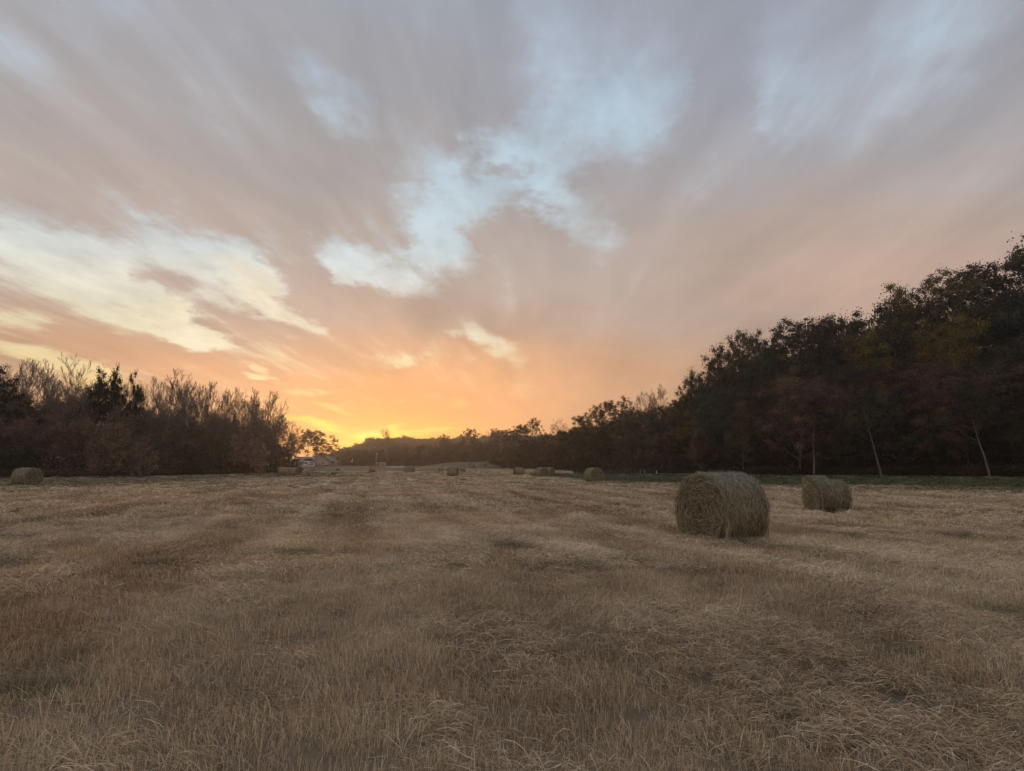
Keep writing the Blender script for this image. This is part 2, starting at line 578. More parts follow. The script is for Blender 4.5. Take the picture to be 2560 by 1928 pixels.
def green_at(x, y):
    """how green the sward is"""
    x, y = np.asarray(x, float), np.asarray(y, float)
    r = np.hypot(x, y)
    a = np.degrees(np.arctan2(x, y))
    d = RT(a) - r
    n = fbm(x / 5.0, y / 3.0, 21, 4)
    band = np.interp(a, [0, 8, 16, 30, 45, 60], [98, 94, 84, 72, 66, 62])
    right = sstep(band + 6, band - 14, d + (n - 0.5) * 16) * sstep(-12, -2, d) * sstep(_A(1290), _A(1340), a)
    knoll = sstep(-22, -14, x + (n - .5) * 4) * sstep(12, 4, x) * sstep(232, 242, y) * sstep(330, 300, y)
    # left margin below the trees
    e = np.interp(y, [0, 60, 86, 100, 140, 180, 260], [-78, -78, -74, -60, -62, -66, -70])
    le = x - e
    wl = np.interp(y, [0, 60, 100, 160, 200], [48, 48, 38, 18, 5])
    left = sstep(wl + 5, wl - 7, le + (n - 0.5) * 26) * sstep(30, 52, y) * sstep(215, 170, y) * 0.6
    spots = sstep(0.70, 0.78, fbm(x / 1.3 + 40, y / 1.3, 33, 3)) * 0.55 * sstep(3.0, 8, r)
    tuft = 0.9 * np.exp(-(((x + 3.15) / .28) ** 2 + ((y - 4.35) / .16) ** 2)) + .7 * np.exp(-(((x - 6.1) / .3) ** 2 + ((y - 12.1) / .2) ** 2)) + .6 * np.exp(-(((x - 15.6) / .5) ** 2 + ((y - 16.5) / .35) ** 2))
    far = sstep(260, 300, y) * 0.25
    return np.clip(np.maximum.reduce([right, knoll * 0.9, left, spots, tuft, far]), 0, 1)


def pale_at(x, y):
    """bleached and matted patches, drawn out along the mowing lines that run away from the camera"""
    x, y = np.asarray(x, float), np.asarray(y, float)
    s = x + 0.22 * y
    n = 0.55 * fbm(s / 1.5, y / 7.0, 41, 4) + 0.45 * fbm(x / 1.1, y / 1.1, 47, 4)
    return np.clip(0.5 + (n - 0.5) * 1.9 + row_at(x, y) * 0.25 * sstep(3, 14, y), 0, 1)


def row_at(x, y):
    """mowing rows running away towards the sunset"""
    c = 0.976 * x + 0.216 * y + 0.9 * (fbm(x / 8, y / 14, 5, 2) - .5)
    return 0.6 * np.sin(c * 2 * np.pi / 2.7) + 0.4 * np.sin(c * 2 * np.pi / 1.13 + 1.0)


ground_me = make_mesh('ground', np.stack([GX, GY, GZ], -1).reshape(-1, 3), gq,
                      attrs={'green': green_at(GX, GY).ravel(), 'pale': pale_at(GX, GY).ravel()}, smooth=True)
gm, t, b = new_mat('mown_field')
geo = t.node('ShaderNodeNewGeometry')
P = geo.outputs['Position']
big = t.noise(t.mapping(P, scale=(1, 0.45, 1)), 0.07, 4, 0.55, 0.4)
mid = t.noise(t.mapping(P, scale=(1, 0.6, 1)), 0.75, 6, 0.62, 0.6)
fin = t.noise(P, 9.0, 5, 0.7)
f = t.math('ADD', t.math('MULTIPLY', mid, 0.75), t.math('MULTIPLY', fin, 0.5))
f = t.math('ADD', f, t.math('MULTIPLY', t.math('SUBTRACT', attr(t, 'pale'), 0.5), 0.22))
f = t.math('SUBTRACT', t.math('ADD', f, t.math('MULTIPLY', big, 0.3)), 0.27)
# near the camera the bare earth and thatch between the stalks is dark; further out the stalks themselves are what is seen
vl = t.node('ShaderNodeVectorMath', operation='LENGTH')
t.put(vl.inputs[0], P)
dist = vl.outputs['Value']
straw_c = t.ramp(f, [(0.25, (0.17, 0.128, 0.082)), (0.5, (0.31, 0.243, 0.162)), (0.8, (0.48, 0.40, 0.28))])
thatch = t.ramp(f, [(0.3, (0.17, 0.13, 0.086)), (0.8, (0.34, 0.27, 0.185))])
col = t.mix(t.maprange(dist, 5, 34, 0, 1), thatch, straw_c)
grc = t.ramp(f, [(0.3, (0.042, 0.052, 0.025)), (0.75, (0.10, 0.118, 0.056))])
col = t.mix(t.math('MULTIPLY', attr(t, 'green'), 0.92), col, grc)
# the forest floor and the far slopes are leaf litter
wood = t.ramp(t.noise(P, 0.12, 5, 0.6), [(0.3, (0.028, 0.020, 0.014)), (0.7, (0.06, 0.042, 0.028))])
sp = t.node('ShaderNodeSeparateXYZ')
t.put(sp.inputs[0], P)
rough_past = t.ramp(f, [(0.3, (0.06, 0.048, 0.032)), (0.75, (0.15, 0.122, 0.085))])
col = t.mix(t.math('MULTIPLY', t.maprange(sp.outputs[1], 214, 232, 0, 0.85), t.math('SUBTRACT', 1.0, attr(t, 'green'))), col, rough_past)
col = t.mix(t.maprange(sp.outputs[2], 3.6, 5.5, 0, 1), col, wood)
t.put(b.inputs['Base Color'], col)
bp = t.node('ShaderNodeBump')
bp.inputs['Strength'].default_value = 0.9
bp.inputs['Distance'].default_value = 0.06
t.put(bp.inputs['Height'], t.math('ADD', t.math('MULTIPLY', fin, 0.6), mid))
t.l.new(bp.outputs[0], b.inputs['Normal'])
ground_me.materials.append(gm)
ground = tag(link('ground', ground_me), kind='structure')

# ------------------------------------------------------------------ trees
bark_m, t, b = new_mat('bark')
oi = t.node('ShaderNodeObjectInfo')
tcb = t.node('ShaderNodeTexCoord')
bn = t.noise(t.mapping(tcb.outputs['Object'], scale=(1, 1, 0.25)), 6, 5, 0.65)
t.put(b.inputs['Base Color'], t.mix(0.9, t.ramp(bn, [(0.3, (0.55, 0.5, 0.45)), (0.7, (1.3, 1.25, 1.2))]), oi.outputs['Color'], 'MULTIPLY'))

leaf_m, t, b = new_mat('foliage')
oi = t.node('ShaderNodeObjectInfo')
lt = attr(t, 'tint')
lr = t.ramp(lt, [(0.0, (0.30, 0.31, 0.36)), (0.5, (1, 1, 1)), (1.0, (2.1, 1.9, 1.3))])
lc = t.mix(1.0, lr, oi.outputs['Color'], 'MULTIPLY')
t.put(b.inputs['Base Color'], lc)
tr = t.node('ShaderNodeBsdfTranslucent')
t.put(tr.inputs[0], lc)
ms = t.node('ShaderNodeMixShader')
ms.inputs[0].default_value = 0.22
t.l.new(b.outputs[0], ms.inputs[1])
t.l.new(tr.outputs[0], ms.inputs[2])
t.l.new(ms.outputs[0], t.n['Material Output'].inputs[0])


def seg_mesh(segs, thick=3):
    """segments p, q, r0, r1 as small prisms: stout ones get six sides"""
    S = np.array(segs, dtype=np.float32)
    out_v, out_q, base = [], [], 0
    for sides, sel in ((6, S[:, 6] >= 0.07), (3, S[:, 6] < 0.07)):
        s = S[sel]
        if not len(s):
            continue
        p, q = s[:, :3], s[:, 3:6]
        d = q - p
        d /= np.linalg.norm(d, axis=1, keepdims=True) + 1e-9
        up = np.where(np.abs(d[:, 2:3]) < 0.9, np.array([[0, 0, 1.0]]), np.array([[1.0, 0, 0]]))
        a = np.cross(d, up)
        a /= np.linalg.norm(a, axis=1, keepdims=True) + 1e-9
        c = np.cross(d, a)
        ang = np.arange(sides) * 2 * np.pi / sides
        ring = a[:, None, :] * np.cos(ang)[None, :, None] + c[:, None, :] * np.sin(ang)[None, :, None]
        v0 = p[:, None, :] + ring * s[:, 6][:, None, None]
        v1 = q[:, None, :] + ring * s[:, 7][:, None, None]
        n = len(s)
        v = np.concatenate([v0, v1], 1).reshape(-1, 3)
        k = np.arange(sides)
        qd = np.stack([k, (k + 1) % sides, (k + 1) % sides + sides, k + sides], -1)
        qq = (np.arange(n)[:, None, None] * 2 * sides + qd[None]).reshape(-1, 4) + base
        out_v.append(v)
        out_q.append(qq)
        base += len(v)
    return np.concatenate(out_v), np.concatenate(out_q)


def grow(seed, height=1.0, trunk=0.25, levels=4, kids=(7, 5, 4, 3), spread_=(0.75, 0.7, 0.65, 0.6), ratio=(0.55, 0.5, 0.5, 0.5), first=0.3, droop=0.0, lift=0.25, tr=0.022, nseg=(9, 6, 5, 4), wig=0.13, twig=0.012, lean=0.0, dome=True, body=0.6):
    """a tree one metre tall times height: returns the segments of trunk and limbs, and the tips"""
    rg = random.Random(seed)
    segs, tips = [], []

    def branch(p, d, length, r, lev):
        n = nseg[min(lev, len(nseg) - 1)]
        pts = [p.copy()]
        for i in range(n):
            g_ = wig if lev else wig * 0.35
            d = (d + Vector((rg.gauss(0, g_), rg.gauss(0, g_), rg.gauss(0, g_) + (lift if lev else 0.12) * 0.35 - droop * 0.2))).normalized()
            q = p + d * (length / n)
            f0, f1 = 1 - i / n * 0.75, 1 - (i + 1) / n * 0.75
            segs.append((*p, *q, max(r * f0, twig), max(r * f1, twig * 0.8)))
            p = q
            pts.append(p.copy())
        if lev >= levels:
            tips.append((*p, lev))
            return
        k = kids[min(lev, len(kids) - 1)]
        st = first if lev == 0 else 0.25
        az0 = rg.uniform(0, 6.28)
        for i in range(k):
            f = st + (1 - st) * (i + rg.uniform(0.1, 0.9)) / k
            j = min(int(f * n), n - 1)
            bp_ = pts[j].lerp(pts[j + 1], f * n - j)
            ax = (pts[j + 1] - pts[j]).normalized()
            az0 += 2.4 + rg.uniform(-.4, .4)
            side = ax.cross(Vector((math.cos(az0), math.sin(az0), 0.1))).normalized()
            s = spread_[min(lev, len(spread_) - 1)] * rg.uniform(0.7, 1.3)
            nd = (ax * math.cos(s) + side * math.sin(s)).normalized()
            if lev == 0 and dome:
                g = (f - first) / (1 - first)
                s = (1.25 - 0.85 * g) * spread_[0] * rg.uniform(0.85, 1.15)
                nd = (ax * math.cos(s) + side * math.sin(s)).normalized()
                L = height * ratio[0] * rg.uniform(0.8, 1.12)
            else:
                L = length * ratio[min(lev, len(ratio) - 1)] * (1.15 - 0.55 * f if lev == 0 else 1.1 - 0.4 * f) * rg.uniform(0.75, 1.2)
            branch(bp_, nd, L, r * (1 - f * 0.65) * 0.5, lev + 1)
        tips.append((*p, lev))

    branch(Vector((0, 0, 0)), Vector((lean, rg.gauss(0, .04), 1)).normalized(), height * (body if dome else 0.86), height * tr, 0)
    return segs, tips


def leaf_cards(centres, size, rg, squash=0.8):
    n = len(centres)
    nrm = rg.normal(size=(n, 3))
    nrm /= np.linalg.norm(nrm, axis=1, keepdims=True)
    t1 = np.cross(nrm, rg.normal(size=(n, 3)))
    t1 /= np.linalg.norm(t1, axis=1, keepdims=True)
    t2 = np.cross(nrm, t1)
    s = size * rg.uniform(0.6, 1.4, (n, 1))
    bend = nrm * s * 0.25
    v = np.stack([centres - t1 * s, centres - t2 * s * squash * 0.7 + bend, centres + t1 * s, centres + t2 * s * squash * 0.7 + bend], 1).reshape(-1, 3)
    q = np.arange(n * 4).reshape(-1, 4)
    return v, q


class Kind:
    pass


def build_kind(name, seed, crown_mode, height, leaves=0, leaf=0.2, lobe=1.0, tip_min=2, lobe_flat=0.75, **kw):
    segs, tips = grow(seed, height, **kw)
    rg = np.random.default_rng(seed)
    S = np.array(segs)
    top = S[:, 5].max()
    wid = np.percentile(np.abs(S[:, 3:5] - 0), 98)
    k = Kind()
    k.h, k.name = float(top), name
    # limbs of the trunk and the main boughs are the trunk part; twigs belong to the crown
    stout = S[:, 6] > height * 0.0026
    tv, tq = seg_mesh(S[stout])
    k.trunk = make_mesh(name + '_trunk', tv, tq, mat=bark_m, smooth=True)
    parts_v, parts_q, parts_t, parts_m, base = [], [], [], [], 0
    if (~stout).any():
        v, q = seg_mesh(S[~stout])
        parts_v.append(v); parts_q.append(q); parts_t.append(np.full(len(v), .3)); parts_m.append(np.zeros(len(q))); base = len(v)
    if leaves:
        T = np.array([t_ for t_ in tips if t_[3] >= tip_min])[:, :3]
        if crown_mode == 'lobes':
            idx = rg.integers(0, len(T), leaves)
            u = rg.normal(size=(leaves, 3))
            u /= np.linalg.norm(u, axis=1, keepdims=True)
            rad = np.minimum(np.abs(rg.normal(0, .62, (leaves, 1))) + .1, 1.5)
            lob = rg.uniform(0.6, 1.25, len(T))[idx][:, None]
            off = u * rad * lobe * lob
            off[:, 2] *= lobe_flat
            c = T[idx] + off
            lobe_t = rg.uniform(0.15, 0.75, len(T))[idx]
            tint = np.clip(lobe_t + rg.normal(0, 0.14, leaves), 0, 1)
        else:                       # leaves scattered thinly along the twigs
            tw = S[~stout]
            idx = rg.integers(0, len(tw), leaves)
            f = rg.random((leaves, 1))
            c = tw[idx, :3] * (1 - f) + tw[idx, 3:6] * f + rg.normal(0, lobe, (leaves, 3))
            tint = np.clip(0.5 + rg.normal(0, 0.2, leaves), 0, 1)
        c[:, 2] = np.maximum(c[:, 2], 0.12)
        v, q = leaf_cards(c, leaf, rg)
        k.h = max(k.h, float(np.percentile(c[:, 2], 99.7)))
        wid = max(wid, float(np.percentile(np.abs(c[:, :2]), 97)))
        parts_v.append(v); parts_q.append(q + base); parts_t.append(np.repeat(tint, 4)); parts_m.append(np.ones(len(q)))
    k.w = float(wid) * 2
    k.crown = make_mesh(name + '_crown', np.concatenate(parts_v), np.concatenate(parts_q), attrs={'tint': np.concatenate(parts_t)},
                        mats=[bark_m, leaf_m], quad_mat=np.concatenate(parts_m))
    return k


BARE = [build_kind('bare_tree', 11 + i, None, 18, levels=4, kids=(11, 6, 5, 5), spread_=(0.85, 0.6, 0.6, 0.55), ratio=(0.46, 0.5, 0.5, 0.55), first=0.3, lift=0.32, tr=0.013, twig=0.026, wig=0.13, body=0.62) for i in range(3)]
BARE_SLIM = [build_kind('bare_tree', 31 + i, None, 18, levels=4, kids=(11, 6, 5, 4), spread_=(0.6, 0.5, 0.5, 0.5), ratio=(0.36, .5, .5, .5), first=0.35, lift=0.45, tr=0.009, twig=0.024, body=0.72) for i in range(2)]
OAK = [build_kind('oak_tree', 51 + i, 'lobes', 18, leaves=25000, leaf=0.155, lobe=1.45, levels=2, kids=(15, 7, 4), spread_=(0.95, 0.8, 0.7), ratio=(0.40, 0.46, 0.5), first=0.2, lift=0.15, tr=0.014, nseg=(9, 7, 5), tip_min=1, lobe_flat=0.7, body=0.58) for i in range(4)]
OPEN_OAK = [build_kind('oak_tree', 71 + i, 'lobes', 18, leaves=17000, leaf=0.14, lobe=0.95, levels=3, kids=(12, 5, 4), spread_=(0.95, 0.8, 0.7), ratio=(0.42, 0.5, 0.5), first=0.35, lift=0.15, tr=0.014, nseg=(9, 6, 4), tip_min=2, lobe_flat=0.6, body=0.62) for i in range(3)]
TALL = [build_kind('oak_tree', 151 + i, 'lobes', 18, leaves=9000, leaf=0.16, lobe=1.0, levels=2, kids=(10, 6, 4), spread_=(0.9, 0.8, 0.7), ratio=(0.34, 0.5, 0.5), first=0.55, lift=0.2, tr=0.013, nseg=(10, 6, 4), tip_min=1, lobe_flat=0.7, body=0.72) for i in range(2)]
CEDAR = [build_kind('cedar_tree', 91 + i, 'lobes', 16, leaves=12000, leaf=0.14, lobe=0.7, levels=2, kids=(14, 6), spread_=(0.7, 0.6), ratio=(0.32, 0.45), first=0.15, lift=0.5, tr=0.014, nseg=(8, 5, 4), tip_min=1, lobe_flat=1.3, body=0.7) for i in range(2)]
BRUSH = [build_kind('understory_tree', 111 + i, 'thin', 10, leaves=13000, leaf=0.12, lobe=0.25, levels=3, kids=(18, 6, 4), spread_=(0.95, 0.7, 0.7), ratio=(0.42, 0.5, 0.5), first=0.03, lift=0.12, tr=0.009, twig=0.016, nseg=(8, 5, 4), body=0.62) for i in range(4)]
SHRUB = [build_kind('leafy_shrub', 131 + i, 'lobes', 6, leaves=11000, leaf=0.085, lobe=0.38, levels=3, kids=(16, 6, 4), spread_=(1.0, 0.8, 0.7), ratio=(0.5, 0.5, 0.5), first=0.02, lift=0.12, tr=0.009, twig=0.012, nseg=(7, 5, 4), tip_min=1, lobe_flat=0.85, body=0.5) for i in range(2)]

TREES = []


def tree(kind, name, x, y, h, w, color, label, group=None, cat='tree', wmin=0.82, rz=None, bark=None, zoff=-0.25, lean=0.0):
    z = float(ground_z(x, y)) + zoff
    root = bpy.data.objects.new(name, None)
    COL.objects.link(root)
    root.location = (x, y, z)
    rz = random.uniform(0, 6.28) if rz is None else rz
    root.rotation_euler = (0, lean, 0)
    sz = h / kind.h
    sx = sz if w is None else min(max(w / kind.w, sz * wmin), sz * 1.35)
    for nm, me, c in (('trunk', kind.trunk, bark or (0.062, 0.050, 0.042)), ('crown', kind.crown, color)):
        o = link(nm, me, root)
        o.rotation_euler = (0, 0, rz)
        o.scale = (sx, sx, sz)
        o.color = (*c, 1)
    tag(root, label, cat, group)
    root['top'] = 0.0
    del root['top']
    TREES.append(root)
    return root


def tree_px(kind, name, u, v, wpx, y, color, label, **kw):
    """a tree standing at depth y whose top is seen at pixel u, v and whose crown is wpx wide"""
    x, _, zt = at(u, v, y)
    h = zt - float(ground_z(x, y)) + 0.25
    w = None if wpx is None else wpx / FPX * y / (math.hypot(x, y) / y)
    return tree(kind, name, x, y, h, w, color, label, **kw)


random.seed(5)
# ---- colours of crowns and twigs
C_TWIG = (0.12, 0.09, 0.072)
C_OLIVE, C_GREEN, C_DARK, C_RED, C_RUST, C_MUSTARD, C_TEAL = (0.170, 0.145, 0.058), (0.115, 0.125, 0.060), (0.100, 0.088, 0.055), (0.175, 0.100, 0.075), (0.185, 0.112, 0.078), (0.23, 0.185, 0.062), (0.088, 0.105, 0.085)

# ---- left wood, skyline from left to right
LW = [
    (BARE[0], 'bare_tree', 8, 885, 150, 96, 'dark half-leafless tree cut by the left edge of the view', 1),
    (BARE_SLIM[0], 'bare_tree', 66, 893, 75, 98, 'slender forked bare tree between the leafy edge tree and the wide bare tree', 0),
    (BARE[1], 'bare_tree', 132, 897, 120, 100, 'bare tree with open spreading twigs left of the tallest round bare crown', 0),
    (BARE[2], 'bare_tree', 186, 882, 165, 97, 'tallest round-headed bare tree on the left skyline', 0),
    (CEDAR[0], 'cedar_tree', 258, 924, 95, 99, 'dark evergreen with lumpy crown just right of the tallest bare tree', 2),
    (CEDAR[1], 'cedar_tree', 318, 922, 85, 103, 'second dark evergreen, with two blunt spires against the sky', 2),
    (CEDAR[0], 'cedar_tree', 349, 934, 50, 104, 'narrow dark evergreen at the right end of the evergreen pair', 2),
    (BARE[1], 'bare_tree', 386, 934, 110, 104, 'bare tree with fine upright twigs just right of the evergreens', 0),
    (BARE_SLIM[1], 'bare_tree', 436, 918, 110, 108, 'tall thin bare tree whose leader pokes highest in the middle of the left wood', 0),
    (BARE[0], 'bare_tree', 494, 934, 110, 114, 'bare tree with a domed twiggy head, middle of the left wood', 0),
    (BARE_SLIM[0], 'bare_tree', 528, 950, 80, 118, 'smaller bare tree leaning against the domed bare tree', 0),
    (BARE[2], 'bare_tree', 562, 968, 85, 120, 'bare tree left of the broad flat-topped bare tree', 0),
    (BARE[1], 'bare_tree', 594, 963, 100, 124, 'broad flat-topped bare tree above the pink-brown shrub', 0),
    (BARE_SLIM[1], 'bare_tree', 636, 968, 80, 127, 'dense upright bare tree right of the flat-topped one', 0),
    (BARE_SLIM[0], 'bare_tree', 682, 976, 80, 134, 'last tall bare tree before the wood steps down to the house', 0),
    (BARE[0], 'bare_tree', 708, 1018, 85, 142, 'lower bare tree on the falling right shoulder of the left wood', 0),
    (BARE[2], 'bare_tree', 728, 1050, 80, 152, 'low spreading bare tree at the right end of the left wood', 0),
]
for kd, nm, u, v, w, y, lab, mode in LW:
    tree_px(kd, nm, u, v, w, y + 7, {0: C_TWIG, 1: C_TWIG, 2: (0.026, 0.028, 0.018)}[mode], lab, group='trees of the left wood against the sky', wmin=0.5 if mode == 2 else 0.7, bark=(0.06, 0.048, 0.04))
for i in range(22):
    u = 30 + 700 * (i + random.uniform(.2, .8)) / 22
    v = float(np.interp(u, [0, 180, 240, 400, 520, 640, 700, 740], [905, 900, 935, 945, 962, 982, 1015, 1062])) + random.uniform(4, 34)
    tree_px((BARE + BARE_SLIM)[i % 5], 'bare_tree', u, v, 100, float(np.interp(u, [0, 400, 740], [112, 122, 176])) + random.uniform(-3, 5), C_TWIG,
            'brown bare tree standing behind the skyline row of the left wood', group='bare trees behind the skyline row of the left wood', wmin=0.75, bark=(0.09, 0.07, 0.056))
tree_px(OPEN_OAK[1], 'oak_tree', -8, 915, 120, 97, (0.04, 0.034, 0.024), 'leafy dark tree leaning in from the left edge of the view', group='trees of the left wood against the sky')

# ---- left wood, the brown body below the skyline
_LT = [(-500, 950), (0, 975), (60, 975), (110, 1005), (180, 965), (300, 985), (350, 1000), (440, 1022), (600, 1030), (660, 1042), (695, 1068), (722, 1110), (738, 1140), (750, 1168)]
L_TOP = lambda u: np.interp(u, [p[0] for p in _LT], [p[1] for p in _LT])
_LY = [(-500, 84), (0, 90), (200, 93), (400, 103), (560, 124), (650, 146), (740, 178), (770, 200)]
L_Y = lambda u: np.interp(u, [p[0] for p in _LY], [p[1] for p in _LY])
lcols = [(0.24, 0.165, 0.122), (0.20, 0.148, 0.11), (0.22, 0.145, 0.11), (0.175, 0.145, 0.10)]
for row, (n, dy, vo) in enumerate(((21, 5.0, 62), (20, 9.5, 26), (19, 14.5, 8), (17, 21, 0))):
    for i in range(n):
        u = -260 + (1004 if row < 3 else 960) * (i + random.uniform(.15, .85)) / n
        y = float(L_Y(u)) + dy + random.uniform(-1.5, 1.5)
        v = float(L_TOP(u)) + random.uniform(-4, 26) + vo
        if v > 1150:
            continue
        tree_px(BRUSH[(i + row) % 4], 'understory_tree', u, v, random.uniform(100, 150) * 100 / y, y, random.choice(lcols),
                'brown twiggy understory tree in the dense left wood', group='understory trees filling the left wood', bark=(0.07, 0.055, 0.046))
tree_px(SHRUB[0], 'leafy_shrub', 622, 1078, 104, 128, (0.36, 0.25, 0.21), 'rounded pink-brown shrub standing forward of the left wood, near the paired bales', cat='shrub', zoff=-.1)
tree_px(SHRUB[1], 'leafy_shrub', 296, 1040, 120, 92, (0.25, 0.18, 0.13), 'tan leafy shrub before the left wood under the evergreens', cat='shrub', zoff=-.1)
tree_px(SHRUB[0], 'leafy_shrub', 356, 1090, 60, 94, (0.28, 0.195, 0.16), 'small pinkish shrub at the right foot of the tan leafy shrub', cat='shrub', zoff=-.1)
tree_px(SHRUB[1], 'leafy_shrub', 725, 1110, 70, 168, (0.085, 0.058, 0.044), 'dark brown shrub at the right end of the left wood', cat='shrub', zoff=-.1)
tree_px(SHRUB[0], 'leafy_shrub', 746, 1166, 22, 172, (0.16, 0.085, 0.065), 'low reddish bush at the field edge beside the paired bales', cat='bush', zoff=-.1)
tree_px(SHRUB[1], 'leafy_shrub', 480, 1105, 90, 112, (0.09, 0.064, 0.05), 'brown bush at the foot of the left wood between the two pale shrubs', cat='bush', zoff=-.1)
tree_px(SHRUB[1], 'leafy_shrub', 40, 1110, 120, 90, (0.055, 0.058, 0.036), 'dark green-brown bush behind the bale near the left edge', cat='bush', zoff=-.1)

# ---- trees about the house and on the valley floor
tree_px(OPEN_OAK[0], 'oak_tree', 768, 1074, 84, 352, (0.10, 0.05, 0.02), 'left one of two thinly leaved trees behind the house roof')
tree_px(OPEN_OAK[2], 'oak_tree', 808, 1077, 72, 356, (0.10, 0.05, 0.02), 'right one of two thinly leaved trees behind the house roof')
tree_px(BARE[1], 'bare_tree', 971, 1069, 60, 362, (0.115, 0.07, 0.05), 'lone spreading bare tree that tops the distant ridge above the pole')
tree_px(OPEN_OAK[1], 'oak_tree', 1171, 1072, 64, 365, (0.07, 0.05, 0.034), 'airy tree with pale trunk rising over the ridge left of the green knoll', bark=(0.16, 0.13, 0.11))
tree_px(OPEN_OAK[2], 'oak_tree', 1112, 1084, 40, 372, (0.075, 0.05, 0.034), 'small flat-headed tree on the skyline left of the airy pale-trunked tree')
tree_px(BARE_SLIM[0], 'bare_tree', 1232, 1070, 34, 370, C_TWIG, 'thin bare tree on the skyline left of the dark cone-topped tree')
tree_px(OAK[0], 'oak_tree', 1252, 1072, 44, 372, C_DARK, 'dark rounded tree on the skyline beside a thin bare tree')
tree_px(OAK[1], 'oak_tree', 843, 1141, 16, 340, (0.06, 0.046, 0.03), 'upright dark tree just right of the house porch')
tree_px(SHRUB[1], 'leafy_shrub', 862, 1152, 20, 335, (0.06, 0.045, 0.03), 'low dark bush between the house and the white bird house', cat='bush')
tree_px(OAK[1], 'oak_tree', 1063, 1122, 26, 345, (0.15, 0.125, 0.105), 'pale grey-pink small tree in the middle of the valley wood', zoff=-.3)
tree_px(OAK[3], 'oak_tree', 1051, 1111, 30, 352, (0.05, 0.043, 0.03), 'dark tree just behind the pale grey-pink small tree', zoff=-.3)
tree_px(SHRUB[0], 'leafy_shrub', 966, 1157, 16, 335, (0.045, 0.036, 0.026), 'dark bush against the right end of the beige shed', cat='bush')
vc = [(0.105, 0.072, 0.054), (0.082, 0.060, 0.046), (0.12, 0.078, 0.062), (0.06, 0.048, 0.036)]
for row, (n, y0, va, vb) in enumerate(((26, 346, 1128, 1146), (24, 372, 1112, 1132), (20, 405, 1104, 1122))):
    for i in range(n):
        u = 868 + 380 * (i + random.uniform(.1, .9)) / n
        k = min(1.0, (u - 820) / 180)
        v = random.uniform(va, vb) + (1 - k) * 16 - (row == 2) * max(0, u - 1040) * 0.05
        x, _, zt = at(u, v, y0)
        tree_px(random.choice([BRUSH[i % 4], BRUSH[(i + 1) % 4], OAK[i % 4]]), 'valley_tree', u, v, random.uniform(26, 40), y0 + random.uniform(-5, 5), random.choice(vc),
                'brown autumn tree in the belt at the foot of the distant ridge', group='autumn trees across the valley floor')

